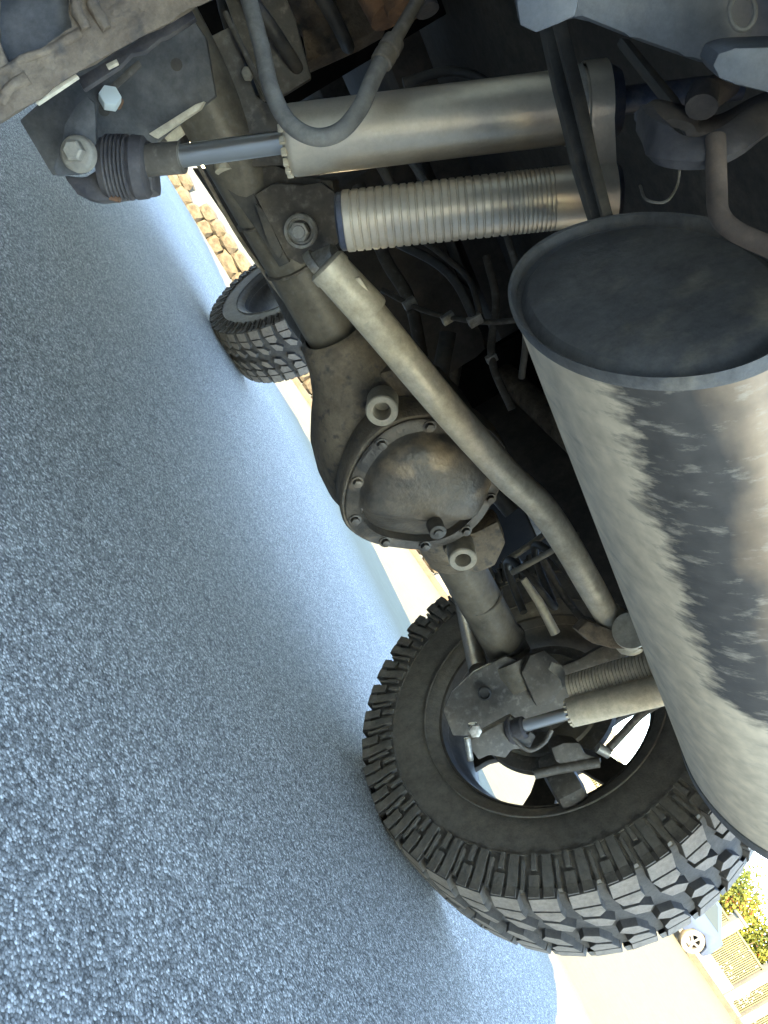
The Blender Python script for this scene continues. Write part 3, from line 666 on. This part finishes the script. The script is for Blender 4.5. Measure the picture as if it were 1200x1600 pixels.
line([(700, 430, 1.9), (712, 540, 1.9), (702, 640, 1.9), (740, 760, 1.9)], .02, 'dark', 'fuel_hose')
line([(760, 400, 1.6), (775, 470, 1.6), (768, 560, 1.6), (800, 640, 1.6)], .008, 'dark', 'fuel_hose')
line([(560, 290, 1.5), (600, 400, 1.5), (640, 470, 1.5), (660, 560, 1.5)], .012, 'dark', 'fuel_hose')
line([(785, 880, 1.8), (830, 850, 1.8), (900, 800, 1.8)], .007, 'tan_boss', 'brake_line_or_lit_edge')
line([(846, 870, 1.75), (880, 930, 1.75), (925, 985, 1.72)], .008, 'dark', 'sway_bar_link')
for q_ in ((700, 497, 1.35), (640, 474, 1.35), (742, 500, 1.25), (712, 540, 1.9), (768, 560, 1.6)):
    bm = B(); box(bm, P(*q_), (.016, .012, .022), .002); part('clip', bm, 'steel', suv)
# ---- driveshaft, arms, frame, tank and floor
bm = B(); tube(bm, [(.63, 1.36, .40), (.63, 1.46, .40), (.60, 3.1, .43)], [.03, .036, .036], 24); part('driveshaft', bm, 'dark', suv)
bm = B(); tube(bm, [(CX-.50, AY-.0, .33), (CX-.40, AY+.75, .50)], .026, 16); part('lower_control_arm', bm, 'dark', suv)
bm = B(); tube(bm, [P(748, 1050, 1.72), P(714, 900, 2.3)], .021, 16); part('lower_control_arm', bm, 'axle', suv)
bm = B(); box(bm, (CX+.5, 2.6, .70), (.08, 3.6, .17), .012); part('frame_rail', bm, 'floorpan', suv)
for sx in (-1, 1):
    bm = B(); box(bm, (CX+sx*.56, 2.45, .84), (.075, 4.1, .13), .012); part('frame_rail', bm, 'floorpan', suv)
for y in (1.75, 2.7, 3.9):
    bm = B(); box(bm, (CX, y, .82), (1.05, .08, .08), .01); part('crossmember', bm, 'floorpan', suv)
bm = B(); box(bm, (CX+.05, 1.98, .62), (.5, .75, .22), .04); rough(bm, .004, 8, 1); part('fuel_tank_skid', bm, 'floorpan', suv)
bm = B(); box(bm, (CX, 2.95, .56), (.45, .6, .16), .04); part('transmission_skid', bm, 'floorpan', suv)
bm = B(); pxplate(bm, [(343, 262), (349, 262), (462, 430), (528, 592), (522, 600), (505, 570), (452, 440)], 1.50, .01, .001); bm.free()
line([(305, 250, 1.28), (317, 270, 1.28), (367, 360, 1.3), (413, 427, 1.32), (447, 473, 1.34), (478, 525, 1.36), (519, 583, 1.38)], .0032, 'tan_edge', 'brake_line_or_lit_edge')  # bright rod stands for a sunlit edge, its light put into the colour
bm = B(); pxplate(bm, [(330, 262), (385, 262), (398, 306), (432, 368), (452, 410), (436, 418), (402, 362), (352, 292)], 1.045, .012, .002, nrm=(-.35, -1, -.3), at=(400, 330)); pxplate(bm, [(398, 318), (414, 330), (442, 392), (436, 404), (420, 384)], 1.036, .006, .001, nrm=(-.35, -1, -.3), at=(420, 350)); part('spring_bracket', bm, 'black', axle)
bm = B(); pxplate(bm, [(300, 262), (345, 262), (458, 435), (524, 600), (500, 566), (420, 440)], 1.60, .02, .002); part('heat_shield', bm, 'dark', suv)
# body shell
bm = B(); box(bm, (CX, 2.3, .93), (1.5, 4.2, .04), .01); part('floor_pan', bm, 'floorpan', suv)
bm = B()
prism(bm, [(CX-.78, .18, .66), (CX-.78, .62, .66), (CX-.78, .62, .95), (CX-.78, .82, 1.08), (CX-.78, 1.45, 1.08), (CX-.78, 1.65, .95), (CX-.78, 1.72, .62), (CX-.78, 3.35, .62), (CX-.78, 3.35, 1.2), (CX-.78, .18, 1.2)], (.03, 0, 0), .006)
prism(bm, [(CX+.75, .18, .66), (CX+.75, .62, .66), (CX+.75, .62, .95), (CX+.75, .82, 1.08), (CX+.75, 1.45, 1.08), (CX+.75, 1.65, .95), (CX+.75, 1.72, .62), (CX+.75, 3.35, .62), (CX+.75, 3.35, 1.2), (CX+.75, .18, 1.2)], (.03, 0, 0), .006)
box(bm, (CX, .165, .93), (1.56, .03, .54), .008); box(bm, (CX, 3.85, 1.08), (1.3, 1.1, .3), .05); box(bm, (CX, 4.42, 1.0), (1.2, .06, .5), .02)
part('body', bm, 'body', suv)
bm = B(); box(bm, (CX, 1.75, 1.84), (1.42, 3.1, .05), .02)
for sx in (-1, 1):
    for y, r_ in ((.2, 0), (1.5, 0), (2.35, 0), (3.2, -.12)): box(bm, (CX+sx*.7, y+r_, 1.52), (.06, .08, .62), .01)
part('hardtop', bm, 'black', suv)
for sx in (-1, 1):
    for y0, y1 in ((.25, 1.45), (1.55, 2.3), (2.4, 3.02)):
        bm = B(); box(bm, (CX+sx*.71, (y0+y1)/2, 1.5), (.006, y1-y0, .56)); part('window', bm, 'glass', suv)
for sx in (-1, 1):
    bm = B(); box(bm, (CX+sx*.70, 1.70, .70), (.72, .02, .56), .004); part('dark_filler_panel', bm, 'gap_filler', suv)  # near-black filler sheet added so the gap ahead of the wheel stays dark
bm = B(); box(bm, (CX, .18, 1.52), (1.3, .006, .56)); part('rear_window', bm, 'glass', suv)
bm = B(); box(bm, (CX, 3.1, 1.52), (1.32, .006, .6)); part('windscreen', bm, 'glass', suv)
for sx in (-1, 1):
    bm = B(); box(bm, (CX+sx*.70, .135, 1.02), (.12, .03, .22), .008); part('tail_lamp', bm, 'red', suv)
    for y0 in (AY, AY+2.9):
        bm = B(); pts = []
        for k in range(11): t = R(180-18*k); pts.append(Vector((CX+sx*.76, y0+.56*math.cos(t), .66+.44*math.sin(t)**.7 if 0 < k < 10 else .66)))
        q_ = [p+Vector((0, (p.y-y0)*.07, .05)) for p in pts]
        prism(bm, pts+q_[::-1], (sx*.2, 0, 0), .004); part('fender_flare', bm, 'black', suv)
bm = B(); box(bm, (CX+.5, .1, .72), (.5, .16, .16), .03); part('bumper_bar', bm, 'black', suv)
bm = B(); box(bm, (CX, 4.62, .72), (1.5, .16, .18), .04); part('bumper_bar', bm, 'black', suv)
# front axle
bm = B(); tube(bm, [(CX-.72, AY+2.9, AZ), (CX+.72, AY+2.9, AZ)], .04, 20); lathe(bm, (CX-.3, AY+2.9, AZ), (1, 0, 0), [(-.18, .04), (-.1, .09), (0, .13), (.1, .1), (.18, .04)], 24)
part('front_axle', bm, 'axle', suv)

# ---- wheels
WI, TW, RO = .02, .305, .440            # wheel-local x from the inner sidewall outwards
PITCH_N = 36
def tyre_mesh():
    bm = B(); s = [(.045, .237), (.03, .241), (.018, .249), (.008, .264), (.001, .30), (-.001, .335), (.002, .37), (.008, .40), (.016, .418), (.03, .4215)]
    prof = s+[(.08, .4235), (TW/2, .4245)]+[(TW-x, r) for x, r in [(.08, .4235)]+s[::-1]]
    prof += [(TW-.05, .232), (.05, .232)]
    lathe(bm, (0, 0, 0), (1, 0, 0), prof, 144, closed=True)
    # moulded ring lines on both sidewalls
    for x0, s_ in ((0, 1), (TW, -1)):
        for r_, w_ in ((.272, .002), (.349, .003)):
            q = .0035 if r_ < .3 else .001
            lathe(bm, (x0+s_*(q-.0028), 0, 0), (s_, 0, 0), [(.004, r_-w_), (0, r_-w_*.5), (0, r_+w_*.5), (.004, r_+w_)], 144)
    return bm
def rad(x):
    e = abs(x-TW/2)/(TW/2); return RO - .010*e**3
def cyl(x, s, dr=0.): a = s/RO; r = rad(x)+dr; return Vector((x, math.sin(a)*r, math.cos(a)*r))
def block_mesh(poly, depth=.0185):
    bm = B(); n = len(poly); cx = sum(p[0] for p in poly)/n; cs = sum(p[1] for p in poly)/n
    base = [bm.verts.new(cyl(cx+(x-cx)*1.10, cs+(s-cs)*1.10, -depth)) for x, s in poly]
    mid = [bm.verts.new(cyl(x, s, -.0012)) for x, s in poly]
    top = [bm.verts.new(cyl(cx+(x-cx)*.965, cs+(s-cs)*.965, 0)) for x, s in poly]
    for a, b, m_ in ((base, mid, 0), (mid, top, 1)):
        for k in range(n):
            f = bm.faces.new((a[k], a[(k+1) % n], b[(k+1) % n], b[k])); f.material_index = 0
    f = bm.faces.new(top); f.material_index = 1
    return bm
def mesh_of(bm, name, mats):
    bmesh.ops.recalc_face_normals(bm, faces=bm.faces); me = bpy.data.meshes.new(name); bm.to_mesh(me); bm.free()
    for m_ in mats: me.materials.append(M[m_])
    return me
PA = 2*math.pi*RO/PITCH_N
blocks = []
def addb(poly, ph=0.):
    blocks.append((mesh_of(block_mesh(poly), 'tread_block', ['groove', 'block']), ph))
# inner half: shoulder block pair, centre blocks; then the outer half mirrored and shifted
sh = [[(.004, .006), (.078, .002), (.082, .030), (.050, .031), (.004, .034)], [(.004, .036), (.050, .033), (.082, .032), (.070, .056), (.004, .060)]]
ce = [[(.090, .000), (.128, .012), (.136, .042), (.112, .044), (.094, .026)], [(.096, .034), (.110, .050), (.140, .050), (.138, .066), (.100, .066)]]
addb([(.004, .004), (.044, .000), (.048, .054), (.004, .060)]); addb([(.0495, .001), (.080, .010), (.090, .040), (.074, .056), (.052, .053)])
addb([(.091, .006), (.128, .022), (.140, .050), (.122, .062), (.098, .038)])
addb([(TW-x, PA*1.0-s) for x, s in [(.004, .004), (.044, .000), (.048, .054), (.004, .060)]], .5); addb([(TW-x, PA-s) for x, s in [(.0495, .001), (.080, .010), (.090, .040), (.074, .056), (.052, .053)]], .5)
addb([(TW-x, PA-s) for x, s in [(.091, .006), (.128, .022), (.140, .050), (.122, .062), (.098, .038)]], .5)
# sidewall lugs: alternating wide and narrow ribs running down the sidewall
def side_bar(s0, s1, r0, r1, x_out=-.004, mirror=False):
    bm = B(); n = 5; loops = []
    def sx(r):   # sidewall surface x at radius r
        tb = [(.30, .001), (.335, -.001), (.37, .002), (.40, .008), (.418, .016), (.43, .02)]
        for (a, xa), (b, xb) in zip(tb, tb[1:]):
            if a <= r <= b: return xa+(xb-xa)*(r-a)/(b-a)
        return tb[-1][1] if r > .43 else tb[0][1]
    for i in range(n):
        r = r0+(r1-r0)*i/(n-1); x = sx(r)-.0085; x = min(x, .001) if r < .425 else .0; xb = sx(r)+.004
        def pt(s, xx): a = s/RO; return Vector((TW-xx if mirror else xx, math.sin(a)*r, math.cos(a)*r))
        loops.append([bm.verts.new(pt(s0-.0012, xb)), bm.verts.new(pt(s0+.001, x)), bm.verts.new(pt(s1-.001, x)), bm.verts.new(pt(s1+.0012, xb))])
    for a, b in zip(loops, loops[1:]):
        for k in range(3): bm.faces.new((a[k], a[k+1], b[k+1], b[k]))
    bm.faces.new(loops[0]); bm.faces.new(loops[-1][::-1]); return bm
for mir, ph in ((False, 0.), (True, .5)):
    bm = side_bar(.004, .027, .388, .428, mirror=mir)
    for a in (side_bar(.034, .057, .352, .428, mirror=mir), side_bar(.0635, .072, .362, .415, mirror=mir), side_bar(.010, .022, .350, .379, mirror=mir)):
        me = bpy.data.meshes.new('t'); a.to_mesh(me); a.free(); bm.from_mesh(me); bpy.data.meshes.remove(me)
    blocks.append((mesh_of(bm, 'sidewall_lug', ['rubber', 'block']), ph))
def rim_bm(holes=5):
    bm = B()
    lathe(bm, (0, 0, 0), (1, 0, 0), [(.028, .246), (.024, .243), (.026, .238), (.042, .234), (.07, .228), (.09, .218), (.17, .218), (.215, .226), (.25, .234), (.275, .242), (.27, .246), (.25, .239), (.21, .231), (.165, .223), (.095, .223), (.06, .232)], 96, closed=True)
    return bm
def spoke_bm(rot=0.):
    """five spokes with open windows between them, near the outer face"""
    bm = B(); x0, x1 = .195, .215; nn = 5; ri, ro = .075, .222
    lathe(bm, (x0-.03, 0, 0), (1, 0, 0), [(0, .001), (0, ri), (.06, ri), (.06, .04), (.05, .001)], 40)
    for k in range(nn):
        t = rot+2*math.pi*k/nn; rd_ = Vector((0, math.sin(t), math.cos(t))); tg = Vector((0, math.cos(t), -math.sin(t)))
        w0, w1 = .034, .050
        pts = [rd_*(ri-.01)-tg*w0, rd_*.14-tg*.031, rd_*.185-tg*.040, rd_*ro-tg*w1*1.25, rd_*(ro+.006), rd_*ro+tg*w1*1.25, rd_*.185+tg*.040, rd_*.14+tg*.031, rd_*(ri-.01)+tg*w0]
        prism(bm, [p+Vector((x0, 0, 0)) for p in pts], (x1-x0, 0, 0), .004)
    return bm
rim_me = mesh_of(rim_bm(), 'wheel', ['rim']); tyre_me = mesh_of(tyre_mesh(), 'tyre', ['rubber', 'groove']); spoke_me = mesh_of(spoke_bm(R(6)), 'spokes', ['rim'])
for p in tyre_me.polygons:
    if math.hypot(p.center.y, p.center.z) > .417: p.material_index = 1
for me in (rim_me, tyre_me, spoke_me):
    for p in me.polygons: p.use_smooth = True
    me.set_sharp_from_angle(angle=R(35))
def wheel(name, x, y, flip, each, turn=0.):
    w = bpy.data.objects.new(name, rim_me); link(w, suv); w.matrix_parent_inverse = INV
    w.location = (x, y, AZ); w.rotation_euler = (turn, 0, math.pi if flip else 0)
    t = bpy.data.objects.new('tyre', tyre_me); link(t, w); s = bpy.data.objects.new('spokes', spoke_me); link(s, w)
    if each:
        for me, ph in blocks:
            for k in range(PITCH_N):
                o = bpy.data.objects.new(me.name.split('.')[0], me); link(o, w); o.rotation_euler = (-2*math.pi*(k+ph)/PITCH_N, 0, 0)
    else:
        bm = B()
        for me, ph in blocks:
            for k in range(PITCH_N):
                n0 = len(bm.verts); bm.from_mesh(me); bm.verts.ensure_lookup_table(); rm = Matrix.Rotation(-2*math.pi*(k+ph)/PITCH_N, 3, 'X')
                for v in bm.verts[n0:]: v.co = rm @ v.co
        me = mesh_of(bm, 'tread', ['groove', 'block']); o = bpy.data.objects.new('tread', me); link(o, w); o['kind'] = 'stuff'
        return w, me
    return w, None
XW = 1.52
wheel('rear_wheel', XW, AY, False, True)
wf, tme = wheel('front_wheel', XW, AY+2.904, False, False)
for nm, y in (('rear_wheel', AY), ('front_wheel', AY+2.904)):
    w = bpy.data.objects.new(nm, rim_me); link(w, suv); w.matrix_parent_inverse = INV; w.location = (2*CX-XW, y, AZ); w.rotation_euler = (0, 0, math.pi)
    for n_, me in (('tyre', tyre_me), ('spokes', spoke_me), ('tread', tme)):
        o = bpy.data.objects.new(n_, me); link(o, w)
        if n_ == 'tread': o['kind'] = 'stuff'
# brakes on the right rear
bm = B(); lathe(bm, (1.555, AY, AZ), (1, 0, 0), [(0, .05), (0, .158), (.02, .158), (.02, .05)], 64, closed=True); lathe(bm, (1.50, AY, AZ), (1, 0, 0), [(0, .03), (0, .07), (.06, .08), (.2, .075), (.2, .001)], 32)
rot = part('brake_disc', bm, 'dark', suv)
bm = B(); lathe(bm, (1.54, AY, AZ), (1, 0, 0), [(0, .04), (0, .125), (.006, .13), (.006, .04)], 48, closed=True); part('dust_shield', bm, 'axle', rot)
bm = B(); pxplate(bm, [(862, 1168), (880, 1158), (905, 1162), (912, 1178), (936, 1184), (938, 1192), (885, 1200), (868, 1190)], 1.60, .05, .004); rough(bm, .002, 40, 0)
tube(bm, [P(835, 1210, 1.6), P(870, 1202, 1.6), P(935, 1190, 1.6)], .010, 12); box(bm, P(880, 1220, 1.66), (.07, .11, .06), .018); rough(bm, .003, 35, 0)
part('brake_caliper', bm, 'dark', rot)
line([(935, 1172, 1.58), (948, 1172, 1.58), (970, 1150, 1.58), (1000, 1118, 1.55), (1030, 1098, 1.5)], .008, 'dark', 'sway_bar_link')
bm = B(); tube(bm, [P(934, 1168, 1.57), P(952, 1178, 1.57)], .010, 14); part('link_bolt', bm, 'steel', suv)

# ------------------------------------------------------------------ beyond the road: wall, fence, hedge, car
def BG(px, py, o):     # where a photo ray meets the vertical sheet at offset o behind the kerb -> (along, height above kerb line)
    r = ray(px, py); p0 = FP(0, o); t = (p0-CAM).dot(FN)/r.dot(FN); p = CAM+r*t
    s = (Vector((p.x, p.y, 0))-Vector((FA.x, FA.y, 0))).dot(FT); return s, p.z-(FA.z+FSL*s)

# low wall of tan stones, left part
random.seed(4)
WS = 1.6
wall = empty('stone_wall', FP(2, WS, .13), 'low tan stone garden wall far across the sunlit road, seen beneath the vehicle', 'wall')
WINV = Matrix.Translation(-wall.location)
def under(o, root, inv): o.parent = root; o.matrix_parent_inverse = inv; return o
def stone_mesh(seed):
    bm = B(); bmesh.ops.create_icosphere(bm, subdivisions=2, radius=.5)
    for v in bm.verts:
        c = v.co; m_ = max(abs(c.x), abs(c.y), abs(c.z)); c *= (.5/m_)*.75+.25
        c += noise.noise_vector(c*2.2+Vector((seed*7, 0, 0)))*.12
    return mesh_of(bm, 'stone', ['stone'])
sms = [stone_mesh(i) for i in range(5)]
ang_t = math.atan2(FT.y, FT.x)
s_ = -9.
while s_ < 9.5:
    w_ = random.uniform(.4, .8)
    for row, (h0, hh) in enumerate(((.13, .42), (.50, .34))):
        if row and random.random() < .3: continue
        o = bpy.data.objects.new('stone', random.choice(sms)); link(o, wall); o.matrix_parent_inverse = WINV
        o.location = FP(s_+w_/2+row*.2, WS+random.uniform(-.06, .06), h0+hh/2); o.scale = (w_*1.05, .45, hh*1.15); o.rotation_euler = (0, 0, ang_t+random.uniform(-.15, .15))
    s_ += w_
# picket fence on white plinth
fence = empty('picket_fence', FP(18, WS, .13), 'white plinth wall with cream pickets and square pillars beyond the sunlit road, lower right', 'fence')
FINV = Matrix.Translation(-fence.location)
def fpart(name, bm, m): return under(obj(name, bm, m), fence, FINV)
segs = [(9.7, 24.16), (24.46, 24.95), (25.25, 30.)]
for a, b in segs:
    bm = B(); fbox(bm, a, b, WS, WS+.25, .1, .50 if a < 24 else .22, .01); fpart('plinth', bm, 'white_wall')
    bm = B(); fbox(bm, a, b, WS+.08, WS+.16, 1.46, 1.52, .005); fpart('rail', bm, 'picket')
for a in (10., 13., 16., 19., 22.45, 24.16, 24.95, 28.):
    bm = B(); fbox(bm, a, a+.29, WS-.04, WS+.29, .1, 1.75, .01); fbox(bm, a-.04, a+.33, WS-.08, WS+.33, 1.75, 1.83, .01); fpart('pillar', bm, 'white_wall')
pk = B(); prism(pk, [(-.016, -.012, 0), (.016, -.012, 0), (.016, .012, 0), (-.016, .012, 0)], (0, 0, 1.02), .002)
pme = mesh_of(pk, 'picket', ['picket'])
npk = 0; x = 26.6
while x > 9.9 and npk < 290:
    if not (24.12 < x < 24.48 or 24.93 < x < 25.27):
        o = bpy.data.objects.new('picket', pme); link(o, fence); o.matrix_parent_inverse = FINV; o.location = FP(x, WS+.12, .46 if x < 24.2 else .2); o.rotation_euler = (0, 0, ang_t); npk += 1
        if x > 24.2: o.scale = (1, 1, 1.22)
    x -= .0625
# flowering bushes behind it
def leaves(seed, n, rx, rz, m2):
    rnd = random.Random(seed); V = []; Fc = []; mi = []
    cl = [(rnd.gauss(0, .42)*rx, rnd.gauss(0, .42)*rx*.7, rnd.uniform(.15, 1.)*rz) for _ in range(60)]
    for i in range(n):
        c = rnd.choice(cl); p = Vector((c[0]+rnd.gauss(0, .16), c[1]+rnd.gauss(0, .16), max(.05, c[2]+rnd.gauss(0, .16))))
        a = Vector((rnd.gauss(0, 1), rnd.gauss(0, 1), rnd.gauss(0, 1))).normalized(); b_, c_ = frame(a); w = rnd.uniform(.025, .05)
        k = len(V); V += [p-b_*w, p+c_*w*.5, p+b_*w, p-c_*w*.5]; Fc.append((k, k+1, k+2, k+3)); mi.append(1 if (c[0] > .1*rx and rnd.random() < .18) else 0)
    me = bpy.data.meshes.new('foliage'); me.from_pydata(V, [], Fc); me.materials.append(M['leaf']); me.materials.append(M[m2])
    me.polygons.foreach_set('material_index', mi); return me
bl = [(11.5, 3.2, 2.6), (14.2, 3.4, 1.3), (17.5, 3.1, 1.1), (20.2, 3.3, 1.9), (22.3, 3.0, 2.35), (24.2, 3.2, 2.5), (26.6, 3.3, 2.9), (30, 3.3, 3)]
lm = [leaves(i, 11000, 1.5, 1., 'flower') for i in range(3)]
labs = ['yellow-green bush far left behind the pickets, hidden mostly by the axle', 'low yellow-green bush second from the left behind the pickets', 'yellow-green bush in the middle of the row behind the pickets',
        'yellow-green bush seen through the rear wheel behind the pickets', 'sunlit yellow-green bush rising over the pickets beside the tyre', 'yellow-green bush with orange flowers over the pickets at the right edge',
        'yellow-green bush behind the last white pillar, past the frame edge', 'rightmost yellow-green bush beyond the end of the pickets']
for i, (a, o_, h) in enumerate(bl):
    base = FP(a, o_, .1); t = empty('flowering_bush', base, labs[i], 'bush', 'bushes behind the picket fence')
    f = bpy.data.objects.new('foliage', lm[i % 3]); link(f, t); f.scale = (1, 1, h); f.rotation_euler = (0, 0, ang_t)
    bm = B()
    for k in range(5): tube(bm, [(0, 0, -.1), (.12*math.cos(k*1.3), .12*math.sin(k*1.3), .6), (.5*math.cos(k*1.3), .4*math.sin(k*1.3), h*.7)], [.035, .028, .008], 7, curve=3)
    obj('stem', bm, 'trunk', t)
# parked blue car, mostly hidden by the near tyre
cs, co = 20.75, -.95                                            # along / offset of its right-hand wheel axle line
car = empty('parked_car', FP(cs-1.25, co, 0), 'small blue car parked at the far kerb, one silver wheel showing past the tyre', 'car')
CINV = Matrix.Translation(-car.location)
def cpart(name, bm, m, parent=None):
    o = obj(name, bm, m)
    if parent is None: return under(o, car, CINV)
    o.parent = parent; return o
def cp(s, o, h): return FP(cs-2.5+s, co-.1+o, h)
side = [(-.75, .28), (-.78, .62), (-.6, .78), (.15, .92), (.75, 1.38), (2.1, 1.42), (2.75, .98), (2.95, .9), (3.0, .5), (2.95, .3), (2.86, .28), (2.8, .5), (2.5, .64), (2.2, .5), (2.13, .28), (.37, .28), (.3, .5), (0, .64), (-.3, .5), (-.37, .28)]
bm = B(); prism(bm, [cp(a, 0, h) for a, h in side], FN*1.6, .05); cpart('body', bm, 'bluecar')
for w in ([(.3, .95), (.82, 1.30), (1.35, 1.33), (1.35, .95)], [(1.42, .95), (1.42, 1.33), (2.02, 1.34), (2.6, .97)]):
    bm = B(); prism(bm, [cp(a, -.008, h) for a, h in w], FN*.02); cpart('window', bm, 'glass')
for a in (0, 2.5):
    for sgn, oo in ((-1, .02), (1, 1.4)):
        bm = B(); lathe(bm, cp(a, oo, .31), FN, [(-.01, .19), (-.02, .22), (-.01, .3), (.02, .315), (.15, .315), (.18, .29), (.18, .19)], 32, closed=True); cpart('tyre', bm, 'rubber')
        bm = B(); c_ = cp(a, oo, .31); d_ = -FN
        lathe(bm, c_, d_, [(-.05, .2), (.012, .2), (.012, .175), (-.05, .17)], 32, closed=True); lathe(bm, c_, d_, [(-.05, .001), (-.05, .06), (.01, .055), (.014, .001)], 20)
        for k in range(5):
            t = 2*math.pi*k/5+.3; q = FT*math.cos(t)+Vector((0, 0, 1))*math.sin(t); r_ = FT*-math.sin(t)+Vector((0, 0, 1))*math.cos(t)
            prism(bm, [c_+q*.03-r_*.025, c_+q*.19-r_*.035, c_+q*.19+r_*.035, c_+q*.03+r_*.025], d_*.01)
        cpart('rim', bm, 'carrim')
bm = B(); box(bm, cp(2.95, .2, .78), (.06, .2, .12), .01); cpart('headlight', bm, 'carrim')
# unseen building added to keep the sun off the ground under the vehicle
sblock = empty('sun_blocker', (-4.6, 1.5, 0), 'unseen pale block added left of the vehicle to keep the sun off the drive', 'sun block')
GINV = Matrix.Translation(-sblock.location)
bm = B(); box(bm, (-4.7, 1.5, 1.6), (3.8, 17., 3.2), .02); under(obj('wall', bm, 'white_wall'), sblock, GINV)
bm = B(); prism(bm, [(-6.9, -7.2, 3.2), (-2.55, -7.2, 3.2), (-2.55, -7.2, 3.36), (-4.7, -7.2, 3.9), (-6.9, -7.2, 3.36)], (0, 17.4, 0), .02); under(obj('blocker_top', bm, 'kerb'), sblock, GINV)
